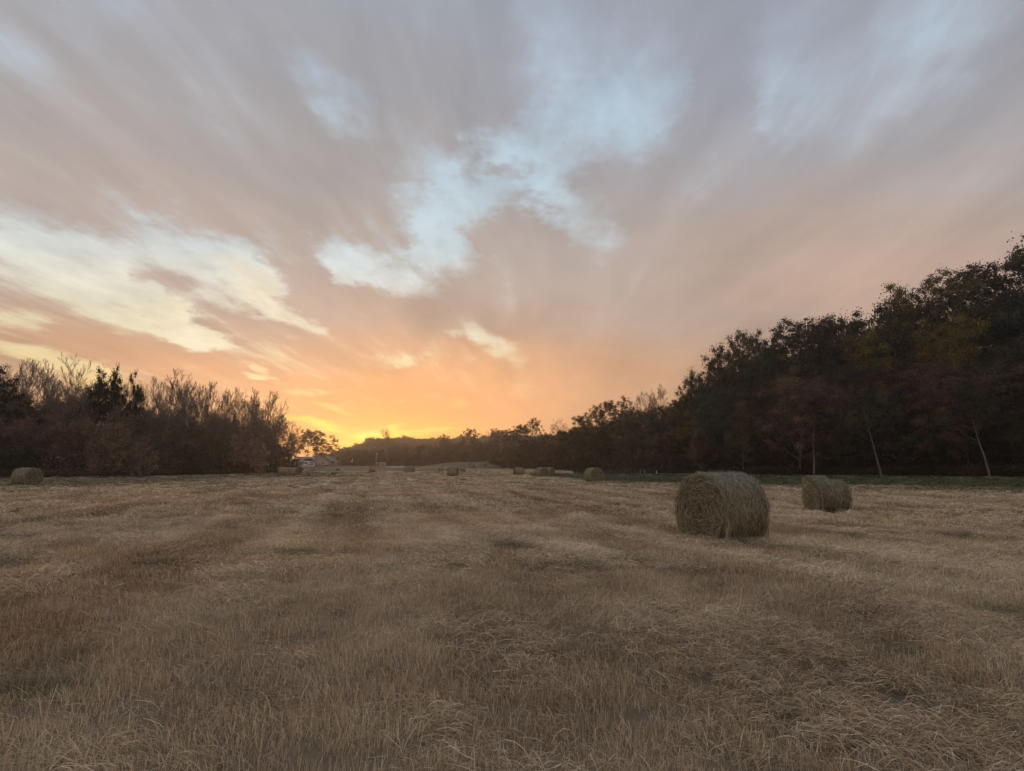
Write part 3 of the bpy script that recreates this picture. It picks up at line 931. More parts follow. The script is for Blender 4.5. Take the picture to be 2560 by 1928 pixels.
# ---- right wood: skyline
_ST = [(1215, 1092), (1255, 1084), (1290, 1074), (1330, 1066), (1370, 1058), (1400, 1054), (1440, 1042), (1480, 1026), (1520, 1012), (1560, 1003), (1620, 990), (1668, 975), (1690, 950), (1720, 925), (1760, 896), (1800, 864), (1850, 832),
       (1900, 818), (2000, 808), (2100, 800), (2170, 775), (2240, 745), (2300, 720), (2380, 712), (2420, 720), (2470, 690), (2560, 640), (2900, 560), (3300, 600)]
S_TOP = lambda u: np.interp(u, [p[0] for p in _ST], [p[1] for p in _ST])
RW = [
    (OAK[0], 2562, 596, 300, 108, C_DARK, 'tallest dark tree at the right edge of the view, cropped by it'),
    (OPEN_OAK[0], 2470, 650, 170, 112, C_DARK, 'dark tree whose boughs reach left from the cropped tallest tree'),
    (OPEN_OAK[1], 2372, 674, 110, 118, C_OLIVE, 'open-crowned tree with visible trunk left of the notch in the right skyline'),
    (OPEN_OAK[2], 2312, 684, 100, 119, C_OLIVE, 'olive tree with open leaf clumps close left of the open-crowned tree'),
    (OAK[1], 2262, 722, 120, 122, C_OLIVE, 'olive-green rounded tree on the slope of the right skyline'),
    (OAK[2], 2180, 764, 120, 127, C_GREEN, 'dark green domed tree left of the olive-green rounded tree'),
    (OAK[3], 2092, 795, 105, 134, C_RED, 'red-brown topped tree on the level stretch of the right skyline'),
    (OPEN_OAK[0], 2030, 803, 80, 136, C_DARK, 'right one of three gappy dark crowns on the level skyline'),
    (OPEN_OAK[1], 1982, 802, 76, 138, C_DARK, 'middle one of three gappy dark crowns on the level skyline'),
    (OPEN_OAK[2], 1938, 803, 76, 138, C_DARK, 'left one of three gappy dark crowns on the level skyline'),
    (OAK[0], 1896, 824, 70, 140, C_TEAL, 'blue-green dark tree in the dip left of the three gappy crowns'),
    (OPEN_OAK[0], 1852, 819, 84, 138, C_GREEN, 'green tree with layered leaves standing out at the bend of the right skyline'),
    (OAK[2], 1800, 856, 74, 138, C_DARK, 'dark tree one step down from the layered green tree'),
    (OPEN_OAK[1], 1765, 882, 56, 139, C_DARK, 'small dark crown two steps down from the layered green tree'),
    (OAK[3], 1728, 918, 60, 140, C_TEAL, 'dark tree near the foot of the steep skyline over the big bale'),
    (OAK[1], 1690, 955, 50, 141, C_DARK, 'lowest dark tree of the steep skyline over the big bale'),
    (BARE_SLIM[1], 1648, 958, 38, 185, C_TWIG, 'right one of the bare trees on the lower ridge behind the fence'),
    (BARE[0], 1626, 970, 44, 186, C_TWIG, 'middle one of the bare trees on the lower ridge behind the fence'),
    (BARE[1], 1602, 976, 40, 187, C_TWIG, 'left one of the bare trees on the lower ridge behind the fence'),
    (OPEN_OAK[2], 1560, 990, 44, 188, C_DARK, 'dark clumpy tree left of the three bare trees on the ridge'),
    (OPEN_OAK[0], 1527, 1000, 46, 190, C_DARK, 'dark clumpy tree on the ridge above the third bale'),
    (OPEN_OAK[1], 1486, 1014, 40, 192, C_OLIVE, 'small ragged tree on the ridge left of the clumpy pair'),
    (OAK[0], 1446, 1034, 36, 200, C_DARK, 'rounded dark tree low on the descending ridge'),
    (BARE[2], 1396, 1044, 46, 235, C_TWIG, 'twiggy bare tree in the saddle of the descending ridge'),
    (OPEN_OAK[1], 1336, 1045, 44, 262, C_DARK, 'prominent clumpy tree standing above the far descending ridge'),
    (OAK[2], 1305, 1061, 44, 268, C_DARK, 'dark tree next to the prominent clumpy tree on the far ridge'),
    (OAK[3], 1276, 1074, 40, 290, C_DARK, 'last dark tree where the near ridge meets the distant one'),
]
for kd, u, v, w, y, c, lab in RW:
    nm = 'bare_tree' if kd in BARE or kd in BARE_SLIM else 'oak_tree'
    steep = 1660 < u < 1910
    tree_px(kd, nm, u + (22 if steep else 0), v + (10 if steep else 0), w, y, c, lab, group='trees on the right skyline', wmin=0.5 if steep else 0.8)

# ---- right wood: distinct trees in the body
for kd, u, v, w, y, c, lab, bk in [
    (TALL[0], 2185, 960, 150, 98, (0.12, 0.10, 0.065), 'front tree with leaning pale trunk, right of the second bale', (0.14, 0.118, 0.095)),
    (TALL[1], 2020, 965, 120, 105, (0.14, 0.10, 0.08), 'front tree with straight pale trunk directly above the second bale', (0.13, 0.108, 0.088)),
    (OAK[0], 2400, 930, 210, 93, C_RUST, 'rust-brown rounded tree low at the right of the wood', (0.06, 0.05, 0.04)),
    (OAK[3], 2345, 800, 150, 108, C_MUSTARD, 'mustard-yellow tree halfway up the right slope', (0.06, 0.05, 0.04)),
    (OAK[2], 2185, 818, 60, 125, C_MUSTARD, 'small mustard patch of a tree left of the larger mustard-yellow tree', (0.06, 0.05, 0.04)),
    (OAK[1], 1850, 1010, 110, 119, (0.135, 0.105, 0.055), 'yellowish-brown tree above the big bale', (0.06, 0.05, 0.04)),
    (OAK[0], 1985, 930, 120, 111, (0.20, 0.135, 0.10), 'dusty pink-brown tree in the middle of the right wood', (0.06, 0.05, 0.04)),
    (OAK[3], 1330, 1095, 40, 255, (0.075, 0.05, 0.04), 'pinkish tree on the dark far slope over the fourth bale', (0.06, 0.05, 0.04)),
    (TALL[0], 2450, 950, 130, 86, C_DARK, 'small front tree with curved pale trunk near the right edge', (0.14, 0.118, 0.095)),
]:
    tree_px(kd, 'oak_tree', u, v, w, y, c, lab, bark=bk, lean=-0.06 if 'leaning' in lab or 'curved' in lab else 0.0)

# ---- right wood: filling rows, kept below the skyline
rcols = [C_DARK, C_DARK, C_GREEN, C_TEAL, C_OLIVE, C_RED, (0.12, 0.085, 0.06), (0.15, 0.11, 0.08), C_RUST]
cnt = 0
for row, (off, hh) in enumerate(((3, (7, 12)), (9, (11, 17)), (18, (13, 19)), (30, (13, 19)), (44, (13, 18)))):
    u = 1236.0
    while u < 2960:
        a = _A(u)
        r = float(RT(a)) + off + random.uniform(-2, 2)
        step = 7.6 / r * FPX * (1 + ((u - 1280) / FPX) ** 2) * (1.15 if row == 0 else 1)
        x, y = r * math.sin(R(a)), r * math.cos(R(a))
        uu = u + random.uniform(-.3, .3) * step
        gz = float(ground_z(x, y))
        h = random.uniform(*hh) * (1 if u > 1400 else 0.85)
        vmin = max(float(S_TOP(u)), float(S_TOP(u - (70 if u < 2000 else 25)))) + 12
        # highest top allowed: below the skyline at this place
        d = pdir(u, vmin)
        zmax = EYE + d[2] / d[1] * y
        h = min(h, zmax - gz)
        if h > 3.5:
            kd = random.choice(OAK) if row else random.choice(OAK + SHRUB + BRUSH[:2])
            tree(kd, 'woodland_tree', x, y, h, h * random.uniform(0.62, 0.86), random.choice(rcols),
                 'dark leafy tree in the packed wood on the right slope', group='trees packed on the right slope', bark=random.choice([(0.05, 0.04, 0.035), (0.08, 0.07, 0.058)]))
            cnt += 1
        u += step
print('right fill', cnt, 'all trees', len(TREES))


# ------------------------------------------------------------------ scattering
def scatter(name, pts, rot, scl, idx, templates, attrs, label=None, hidden_name=None):
    """one object whose points carry copies of the template meshes"""
    me = bpy.data.meshes.new(name)
    me.vertices.add(len(pts))
    me.vertices.foreach_set('co', np.asarray(pts, np.float32).ravel())
    for nm, arr, ty in [('rot', rot, 'FLOAT_VECTOR'), ('scl', scl, 'FLOAT_VECTOR'), ('pick', idx, 'INT')] + [(k, v, 'FLOAT') for k, v in attrs.items()]:
        a = me.attributes.new(nm, ty, 'POINT')
        if ty == 'FLOAT_VECTOR':
            a.data.foreach_set('vector', np.asarray(arr, np.float32).ravel())
        else:
            a.data.foreach_set('value', np.asarray(arr, np.int32 if ty == 'INT' else np.float32))
    o = tag(link(name, me), label, kind='stuff')
    tc_ = bpy.data.collections.new(name + '_templates')
    for i, m in enumerate(templates):
        ob = bpy.data.objects.new('%s_template_%02d' % (name, i), m)
        tc_.objects.link(ob)
    ng = bpy.data.node_groups.new(name, 'GeometryNodeTree')
    ng.interface.new_socket('Geometry', in_out='INPUT', socket_type='NodeSocketGeometry')
    ng.interface.new_socket('Geometry', in_out='OUTPUT', socket_type='NodeSocketGeometry')
    gi, go = ng.nodes.new('NodeGroupInput'), ng.nodes.new('NodeGroupOutput')
    ci = ng.nodes.new('GeometryNodeCollectionInfo')
    ci.inputs['Collection'].default_value = tc_
    ci.inputs['Separate Children'].default_value = True
    ci.inputs['Reset Children'].default_value = True
    iop = ng.nodes.new('GeometryNodeInstanceOnPoints')
    iop.inputs['Pick Instance'].default_value = True
    ng.links.new(gi.outputs[0], iop.inputs['Points'])
    ng.links.new(ci.outputs[0], iop.inputs['Instance'])

    def named(nm, ty):
        n = ng.nodes.new('GeometryNodeInputNamedAttribute')
        n.data_type = ty
        n.inputs[0].default_value = nm
        return n.outputs[0]
    ng.links.new(named('pick', 'INT'), iop.inputs['Instance Index'])
    ng.links.new(named('rot', 'FLOAT_VECTOR'), iop.inputs['Rotation'])
    ng.links.new(named('scl', 'FLOAT_VECTOR'), iop.inputs['Scale'])
    ng.links.new(iop.outputs[0], go.inputs[0])
    md = o.modifiers.new('scatter', 'NODES')
    md.node_group = ng
    return o


# ---- the far wooded ridge: one mass of small crowns
def far_crown(seed):
    rg = np.random.default_rng(seed)
    n = 420
    u = rg.normal(size=(n, 3))
    u /= np.linalg.norm(u, axis=1, keepdims=True)
    c = u * (0.55 + 0.45 * rg.random((n, 1))) * np.array([[4.5, 4.5, 4.8]]) * (1 + 0.25 * np.sin(u[:, :1] * 5 + seed)) + np.array([[0, 0, 7.0]])
    v, q = leaf_cards(c, 0.75, rg)
    return make_mesh('far_crown', v, q, attrs={'tint': np.repeat(np.clip(rg.normal(.5, .2, n), 0, 1), 4)}, mat=far_m)


far_m, t, b = new_mat('far_foliage')
pc = t.ramp(attr(t, 'place', True), [(0.0, (0.050, 0.036, 0.026)), (0.45, (0.085, 0.055, 0.040)), (0.75, (0.105, 0.070, 0.050)), (1.0, (0.05, 0.050, 0.030))])
t.put(b.inputs['Base Color'], t.mix(1.0, pc, t.ramp(attr(t, 'tint'), [(0, (.5, .5, .5)), (1, (1.5, 1.5, 1.5))]), 'MULTIPLY'))
rg = np.random.default_rng(3)
pa, pr = [], []
n = 15000
a = rg.uniform(_A(780), _A(1500), n)
r = rg.uniform(470, RIDGE_R + 45, n)
keep = (RG(a) * sstep(RIDGE_R - 300, RIDGE_R, r) > 1.0) & (r > 560)
a, r = a[keep], r[keep]
px, py = r * np.sin(np.radians(a)), r * np.cos(np.radians(a))
sc_ = rg.uniform(0.6, 1.2, len(px)) * (1 + .35 * (rg.random(len(px)) < .03))
scatter('forest_canopy', np.stack([px, py, ground_z(px, py) - 1.0], -1), np.stack([0 * px, 0 * px, rg.uniform(0, 6.28, len(px))], -1),
        np.stack([sc_, sc_, sc_ * rg.uniform(.8, 1.15, len(px))], -1), rg.integers(0, 4, len(px)), [far_crown(s) for s in range(4)],
        {'place': np.clip(fbm(px / 30, py / 30, 8, 3) * 1.3 - .15 + rg.normal(0, .12, len(px)), 0, 1)},
        label='brown leafless forest covering the distant ridge under the glow')

# ------------------------------------------------------------------ undergrowth at the foot of the woods
def shrublet(seed, n=700, leaf=0.07, up=1.0):
    rg = np.random.default_rng(seed)
    # stems fanning out of the ground with leaves strung along them
    ns = 26
    az, el = rg.uniform(0, 6.28, ns), rg.uniform(0.7, 1.5, ns)
    L = rg.uniform(0.6, 1.15, ns)
    d = np.stack([np.cos(az) * np.cos(el), np.sin(az) * np.cos(el), np.sin(el) * up], -1)
    b0 = np.stack([rg.normal(0, .22, ns), rg.normal(0, .22, ns), np.zeros(ns)], -1)
    segs = np.concatenate([b0, b0 + d * L[:, None], np.full((ns, 1), .008), np.full((ns, 1), .004)], 1)
    v, q = seg_mesh(segs)
    i = rg.integers(0, ns, n)
    f = rg.random((n, 1)) ** 0.7
    c = b0[i] + d[i] * L[i][:, None] * f + rg.normal(0, .07, (n, 3))
    c[:, 2] = np.abs(c[:, 2])
    lv, lq = leaf_cards(c, leaf, rg)
    return make_mesh('undergrowth_plant', np.concatenate([v, lv]), np.concatenate([q, lq + len(v)]),
                     attrs={'tint': np.concatenate([np.full(len(v), .3), np.repeat(np.clip(rg.normal(.5, .2, n), 0, 1), 4)])}, mat=under_m)


under_m, t, b = new_mat('undergrowth_leaf')
uc = t.ramp(attr(t, 'place', True), [(0.0, (0.045, 0.040, 0.026)), (0.35, (0.08, 0.062, 0.045)), (0.65, (0.15, 0.10, 0.078)), (1.0, (0.19, 0.115, 0.09))])
t.put(b.inputs['Base Color'], t.mix(1.0, uc, t.ramp(attr(t, 'tint'), [(0, (.45, .45, .45)), (1, (1.6, 1.55, 1.4))]), 'MULTIPLY'))
rg = np.random.default_rng(12)
us, ys = [], []
n = 4200
u = rg.uniform(-500, 748, n)
y = L_Y(u) + np.abs(rg.normal(0, 5, n)) - 1.0
d0 = np.abs(y - L_Y(u))
X_ = (u - 1280) / FPX * y * 0.99
sc_ = np.where(d0 < 2.0, rg.uniform(.7, 1.3, n), rg.uniform(1.4, 3.4, n)) * np.interp(u, [690, 745], [1, .45])
pl_ = np.clip(0.55 + (fbm(X_ / 6, y / 6, 61, 3) - .5) * 1.5 + np.where(d0 < 2.0, .25, 0) - 0.55 * (u < 130) * (d0 > 1.2), 0, 1)
n2 = 7000
a = rg.uniform(_A(1232), _A(3000), n2)
dd = np.abs(rg.normal(0, 9, n2)) - 2.0
r = RT(a) + dd
x2, y2 = r * np.sin(np.radians(a)), r * np.cos(np.radians(a))
s2 = np.where(dd < 3.0, rg.uniform(.4, 1.1, n2), rg.uniform(1.0, 3.0, n2)) * (.45 + 1.1 * fbm(x2 / 5, y2 / 5, 65, 2))
p2 = np.clip(0.22 + (fbm(x2 / 6, y2 / 6, 63, 3) - .5) * 0.9 + rg.normal(0, .08, n2), 0, .8)
px = np.concatenate([X_, x2]); py = np.concatenate([y, y2]); ps = np.concatenate([sc_, s2]); pp = np.concatenate([pl_, p2])
scatter('undergrowth', np.stack([px, py, ground_z(px, py) - .05], -1), np.stack([rg.normal(0, .1, len(px)), rg.normal(0, .1, len(px)), rg.uniform(0, 6.28, len(px))], -1),
        np.stack([ps * 1.15, ps * 1.15, ps], -1), rg.integers(0, 4, len(px)), [shrublet(s) for s in range(4)], {'place': pp},
        label='brambles and saplings tangled along the foot of both woods')

# ------------------------------------------------------------------ hay bales
bale_m, t, b = new_mat('rolled_hay')
tc_ = t.node('ShaderNodeTexCoord')
OB = tc_.outputs['Object']
lay = attr(t, 'tint')
nn = t.noise(OB, 26, 5, 0.75)
col = t.ramp(t.math('ADD', t.math('MULTIPLY', lay, 0.7), t.math('MULTIPLY', nn, 0.35)), [(0.22, (0.06, 0.050, 0.030)), (0.5, (0.28, 0.235, 0.15)), (0.8, (0.50, 0.45, 0.29))])
col = t.mix(attr(t, 'weather'), col, t.ramp(nn, [(.3, (0.12, 0.125, 0.085)), (.7, (0.27, 0.28, 0.21))]))
t.put(b.inputs['Base Color'], col)
bp = t.node('ShaderNodeBump')
bp.inputs['Strength'].default_value = 0.8
bp.inputs['Distance'].default_value = 0.03
t.put(bp.inputs['Height'], nn)
t.l.new(bp.outputs[0], b.inputs['Normal'])

hay_m, t, b = new_mat('hay_strand')
col = t.ramp(attr(t, 'tint'), [(0.15, (0.06, 0.05, 0.030)), (0.5, (0.34, 0.285, 0.185)), (0.85, (0.70, 0.64, 0.43))])
col = t.mix(attr(t, 'weather'), col, t.ramp(attr(t, 'tint'), [(0.15, (0.15, 0.17, 0.12)), (0.85, (0.60, 0.63, 0.49))]))
t.put(b.inputs['Base Color'], col)


def strips(C, Wd, w, tint, weather=None, taper=None):
    """C centre lines n,k,3; Wd width directions n,3; w widths n"""
    n, k = C.shape[:2]
    tp = np.linspace(1, 0.35, k) if taper is None else taper
    o = Wd[:, None, :] * (w[:, None] * tp[None, :])[:, :, None] * 0.5
    v = np.stack([C - o, C + o], 2).reshape(-1, 3)
    i = np.arange(k - 1)
    q = np.stack([i * 2, i * 2 + 1, i * 2 + 3, i * 2 + 2], -1)
    q = (np.arange(n)[:, None, None] * 2 * k + q[None]).reshape(-1, 4)
    at_ = {'tint': np.repeat(tint, 2 * k)}
    if weather is not None:
        at_['weather'] = np.repeat(weather, 2 * k)
    return v, q, at_


def bale_data(seed, D, L, nth, nax, nstr, bw, fuzz):
    """axis along x, standing on z=0; the end faces show the wound layers"""
    rg = np.random.default_rng(seed)
    Rr = D / 2
    prof = []
    nf = max(10, nax // 2)
    for i in range(nf):
        prof.append((-L / 2, Rr * 0.94 * i / (nf - 1), 0))
    for i in range(1, 4):
        an = i / 4 * math.pi / 2
        prof.append((-L / 2 + 0.06 * D * (1 - math.cos(an)), Rr * (0.94 + 0.06 * math.sin(an)), 1))
    for i in range(nax + 1):
        prof.append((-L / 2 + .06 * D + (L - .12 * D) * i / nax, Rr, 2))
    half = [p for p in prof if p[2] < 2]
    prof += [(-a_, r_, 3 if c_ == 0 else 1) for a_, r_, c_ in reversed(half)]
    prof = np.array(prof)
    th = np.arange(nth) * 2 * np.pi / nth
    A_, TH = np.meshgrid(prof[:, 0], th, indexing='ij')
    RR = np.repeat(prof[:, 1][:, None], nth, 1)
    K = np.repeat(prof[:, 2][:, None], nth, 1)
    ct, st = np.cos(TH), np.sin(TH)
    lump = (fbm(A_ * 2.2 + 5 * seed + ct * .8, st * 1.6 + ct, seed, 3) - .5) * 0.065 * D
    ridge_ = (fbm(A_ * 22 / D + seed, TH * 2.2 + np.sin(TH) * 2, seed + 9, 3) - .5) * 0.028 * D
    side = np.where(K == 2, 1, np.where(K == 1, .6, 0))
    R2 = RR * (1 + 0.0 * A_) + (lump * 0.55 + ridge_) * side
    barrel = 0.02 * D * (1 - (2 * A_ / L) ** 2)
    R2 = R2 + barrel * (side > 0)
    # wound layers on the faces
    spir = (RR / Rr * 13 + TH / (2 * np.pi) + 1.6 * fbm(ct * RR * 3, st * RR * 3, seed + 20, 2)) % 1.0
    facew = (K == 0) | (K == 3)
    fb = (np.abs(spir - .5) * 2 - .5) * 0.020 * D * sstep(.1, .4, RR / Rr) + (fbm(RR * 9 + 3, TH * 3, seed + 4, 3) - .5) * .06 * D + 0.05 * D * (1 - (RR / Rr) ** 2) * (fbm(ct * RR * 3 + 8, st * RR * 3, seed + 2, 2))
    Ax = A_ + np.where(K == 0, -fb, np.where(K == 3, fb, 0))
    yy, zz = R2 * ct, R2 * st
    # settled on the ground: flattened below and a little wider
    zf = -Rr * 0.90
    zz = np.where(zz < zf, zf + (zz - zf) * 0.12, zz)
    yy = yy * (1 + 0.035 * sstep(0.2, -1.0, zz / Rr))
    zz = zz - zf
    V = np.stack([Ax, yy, zz], -1)
    m = len(prof)
    idx = np.arange(m * nth).reshape(m, nth)
    q = np.stack([idx[:-1], np.roll(idx[:-1], -1, 1), np.roll(idx[1:], -1, 1), idx[1:]], -1).reshape(-1, 4)
    tint = np.where(facew, 0.42 + (np.abs(spir - .5) - .25) * .6 + (fbm(RR * 14, TH * 4, seed + 1, 3) - .5) * .9,
                    0.5 + ridge_ / D * 16 + (fbm(A_ * 14, TH * 5, seed + 7, 3) - .5) * .7)
    weath = np.clip(sstep(0.25, 0.85, st) * side * (0.35 + 1.1 * fbm(A_ * 4, TH * 2, seed + 3, 3)), 0, .85) * (1 if seed == 1 else .35)
    body = make_mesh('rolled_hay', V.reshape(-1, 3), q, attrs={'tint': np.clip(tint, 0, 1).ravel(), 'weather': weath.ravel()}, mat=bale_m, smooth=True)
    # strands
    allC = []
    k = 5
    f = np.linspace(0, 1, k)[None, :]

    def surf(ax, th_, rad):
        y_, z_ = rad * np.cos(th_), rad * np.sin(th_)
        z_ = np.where(z_ < zf, zf + (z_ - zf) * .12, z_)
        y_ = y_ * (1 + .035 * sstep(.2, -1, z_ / Rr))
        return np.stack([ax, y_, z_ - zf], -1)
    n1 = int(nstr * .55)
    a0 = rg.uniform(-L / 2, L / 2, n1)[:, None]
    t0 = rg.uniform(0, 2 * np.pi, n1)[:, None]
    span = rg.uniform(.08, .30, n1)[:, None] * np.sign(rg.random((n1, 1)) - .35)
    drift = rg.normal(0, .045, n1)[:, None] * D
    bow = rg.uniform(0, .022, n1)[:, None] * D
    lift_ = np.abs(rg.normal(0, .014, n1))[:, None] * D * f ** 2 * 2
    rad = Rr * 1.012 + bow * 4 * f * (1 - f) + lift_ + .008 * D
    thv = t0 + span * f
    axv = a0 + drift * f + .02 * D * np.sin(f * 5 + t0 * 7) * rg.random((n1, 1))
    C1 = surf(axv, thv, rad)
    Wd1 = np.repeat(np.array([[1.0, 0, 0]]), n1, 0)
    w1 = sstep(.25, .85, np.sin(t0[:, 0])) * rg.uniform(.3, 1.0, n1) * (1 if seed == 1 else .35)
    t1 = np.clip(rg.normal(.5 if seed == 1 else .38, .24, n1), 0, 1)
    n2 = int(nstr * .45)
    r0 = Rr * np.sqrt(rg.random(n2))[:, None] * .97
    t0 = rg.uniform(0, 2 * np.pi, n2)[:, None]
    sp2 = np.clip(rg.uniform(.05, .16, n2)[:, None] * D / (r0 + .08), 0, 1.2) * np.sign(rg.random((n2, 1)) - .5)
    face = np.sign(rg.random((n2, 1)) - .5)
    stray = rg.normal(0, .075, (n2, 1)) * D
    rad2 = np.clip(r0 + stray * f, 0.01, Rr)
    out = .035 * D + np.abs(rg.normal(0, .012, (n2, 1))) * D * (f * (1 - f) * 4) + .01 * D * f
    C2 = surf(face * (L / 2 + out), t0 + sp2 * f, rad2)
    Wd2 = np.stack([0 * t0[:, 0], np.cos(t0[:, 0]), np.sin(t0[:, 0])], -1)
    t2 = np.clip(rg.normal(.45 if seed < 3 else .36, .24, n2), 0, 1)
    # loose ends sticking out along the top, the shoulders and the rims
    n3 = fuzz
    rim = rg.random(n3) < .45
    a0 = np.where(rim, np.sign(rg.random(n3) - .5) * L / 2 * rg.uniform(.94, 1.0, n3), rg.uniform(-L / 2, L / 2, n3))[:, None]
    t0 = rg.uniform(-.5, np.pi + .5, n3)[:, None]
    Ls = rg.uniform(.03, .17, n3)[:, None] * D
    up = rg.uniform(.1, .9, (n3, 1))
    rad3 = Rr + Ls * f * up + .0 - Ls * (f ** 2) * .4
    C3 = surf(a0 + rg.normal(0, .5, (n3, 1)) * Ls * f, t0 + (1 - up) * Ls * f / Rr * np.sign(rg.random((n3, 1)) - .5), rad3)
    Wd3 = np.repeat(np.array([[1.0, 0, 0]]), n3, 0) * .6 + rg.normal(0, .5, (n3, 3))
    Wd3 /= np.linalg.norm(Wd3, axis=1, keepdims=True)
    t3 = np.clip(rg.normal(.62, .2, n3), 0, 1)
    # hanks hanging down beside the rims
    n4 = fuzz // 7
    s4 = np.sign(rg.random((n4, 1)) - .5)
    t0 = np.where(rg.random((n4, 1)) < .5, rg.uniform(-.45, .25, (n4, 1)), np.pi - rg.uniform(-.45, .25, (n4, 1)))
    p0 = surf(s4 * L / 2 * rg.uniform(.93, .99, (n4, 1)), t0, Rr * 1.03 + 0 * t0)
    dz = rg.uniform(.08, .30, (n4, 1)) * D * f
    C4 = p0 + np.stack([rg.normal(0, .03, (n4, 1)) * f + .012 * np.sin(f * 6 + t0 * 40), rg.normal(0, .03, (n4, 1)) * f, -dz], -1)
    C4[:, :, 2] = np.maximum(C4[:, :, 2], .01)
    C4 = C4.reshape(n4, k, 3)
    Wd4 = rg.normal(0, 1, (n4, 3)); Wd4[:, 2] = 0
    Wd4 /= np.linalg.norm(Wd4, axis=1, keepdims=True)
    t4 = np.clip(rg.normal(.7, .18, n4), 0, 1)
    C = np.concatenate([C1, C2, C3, C4]); Wd = np.concatenate([Wd1, Wd2, Wd3, Wd4])
    T = np.concatenate([t1, t2, t3, t4]); We = np.concatenate([w1 * .8, 0 * t2, 0.3 * sstep(.3, .9, np.sin(t3 * 0 + 1.2)) + 0 * t3, 0 * t4])
    v, q, at_ = strips(C, Wd, bw * rg.uniform(.6, 1.5, len(C)), T, We)
    loose = make_mesh('loose_straw', v, q, attrs=at_, mat=hay_m)
    return body, loose


BALE_NEAR = bale_data(1, 1.52, 1.16, 200, 90, 26000, .0075, 5200)
BALE_MID = bale_data(2, 1.46, 1.24, 150, 60, 12000, .010, 1500)
BALE_FAR = [bale_data(3 + i, 1.52, 1.52, 72, 26, 2600, .022, 320) for i in range(3)]


def bale(data, u, y, theta, side, label, scale=1.0, dz=0.0, pale=False, group='round hay bales left in the field', dx=0.0):
    x = (u - 1280) / FPX * y * 0.9915 + dx
    root = bpy.data.objects.new('hay_bale', None)
    COL.objects.link(root)
    root.location = (x, y, float(ground_z(x, y)) + dz - .02)
    a = math.atan2(x, y)
    th_ = R(theta)
    c = Vector((-math.sin(a), -math.cos(a)))
    lf = Vector((-math.cos(a), math.sin(a))) * (1 if side == 'L' else -1)
    nv = c * math.cos(th_) + lf * math.sin(th_)
    root.rotation_euler = (0, 0, math.atan2(nv.y, nv.x))
    root.scale = (scale,) * 3
    link('rolled_hay', data[0], root)
    o = link('loose_straw', data[1], root)
    o['kind'] = 'stuff'
    tag(root, label, 'hay bale', group)
    return root


bale(BALE_NEAR, 1797, 13.7, 47, 'L', 'largest round hay bale, nearest the camera, its coiled end facing left')
bale(BALE_MID, 2060, 25.6, 60, 'L', 'second nearest round bale, to the right of the largest, pale orange end facing left', scale=.97)
bale(BALE_MID, 2036, 36, 66, 'L', 'bale whose top shows over the second nearest bale', scale=.83)
bale(BALE_FAR[0], 1484, 62, 25, 'R', 'bale with its round end facing the camera, left of the largest bale by the fence')
bale(BALE_FAR[1], 1354, 92, 33, 'R', 'bale with brown round end, second left from the largest bale')
bale(BALE_FAR[2], 1372, 100, 55, 'R', 'bale half hidden behind the brown-ended bale')
bale(BALE_FAR[0], 1296, 112, 66, 'L', 'bale standing alone just left of the half hidden pair')
bale(BALE_FAR[1], 1131, 101, 86, 'R', 'square-looking bale seen side-on in the middle of the field, another right behind it')
bale(BALE_FAR[2], 1136, 116, 82, 'R', 'bale peeping over the side-on bale in the middle of the field')
bale(BALE_FAR[0], 1102, 196, 75, 'L', 'small far bale left of the side-on bale in mid-field')
bale(BALE_FAR[1], 1157, 190, 80, 'L', 'small far bale right of the side-on bale in mid-field')
bale(BALE_FAR[2], 1029, 168, 20, 'R', 'front bale of the small far pair with round ends')
bale(BALE_FAR[0], 1018, 182, 50, 'R', 'back bale of the small far pair with round ends')
bale(BALE_FAR[1], 932, 160, 88, 'L', 'small bale seen side-on at the foot of the tall pole')
bale(BALE_FAR[2], 845, 250, 86, 'L', 'tiny far bale right of the house')
bale(BALE_FAR[0], 782, 240, 80, 'R', 'tiny far bale in front of the grey camper')
bale(BALE_FAR[1], 708, 103, 88, 'L', 'left bale of the touching pair by the left wood')
bale(BALE_FAR[2], 733, 109, 72, 'R', 'right bale of the touching pair by the left wood')
bale(BALE_FAR[0], 71, 51, 38, 'R', 'bale alone at the far left below the wood')
# weathered pale bales on the green knoll
for u, y, th_, lab in ((1174, 268, 40, 'pale bale on the very crest of the knoll'), (1177, 248, 60, 'left one of two touching pale bales low on the green knoll'), (1184, 246, 20, 'right one of two touching pale bales low on the green knoll'),
                       (1212, 257, 30, 'pale bale alone on the green face of the knoll'), (1270, 205, 85, 'flat pale bale at the right foot of the knoll among dry weeds')):
    bale(BALE_FAR[1], u, y, th_, 'R', lab, group='pale bales on the green knoll', scale=.85)

# ------------------------------------------------------------------ house and what stands round it
M_WALL = plain('pale_siding', (0.42, 0.43, 0.47), .7)
M_ROOF = plain('dark_shingle', (0.085, 0.07, 0.07), .85)
M_ROOF2 = plain('grey_metal_roof', (0.26, 0.245, 0.27), .6, metal=.2)
M_TRIM = plain('white_trim', (0.62, 0.60, 0.60), .6)
M_DARK = plain('dark_opening', (0.03, 0.026, 0.024), .9)
M_BRICK = plain('brown_brick', (0.16, 0.10, 0.075), .9, var=.35, scale=8)
M_GLASS = plain('window_glass', (0.05, 0.055, 0.06), .12, spec=.6)
M_WHITE = plain('white_paint', (0.72, 0.74, 0.80), .4, spec=.5)
M_GREY = plain('grey_camper_shell', (0.30, 0.26, 0.26), .5, spec=.4)
M_RUB = plain('rubber', (0.02, 0.02, 0.02), .9)
M_WOOD = plain('weathered_wood', (0.22, 0.18, 0.15), .9, var=.3, scale=6)
M_TAN = plain('beige_siding', (0.42, 0.34, 0.22), .8)
M_STEEL = plain('galvanised', (0.32, 0.32, 0.33), .5, metal=.6)

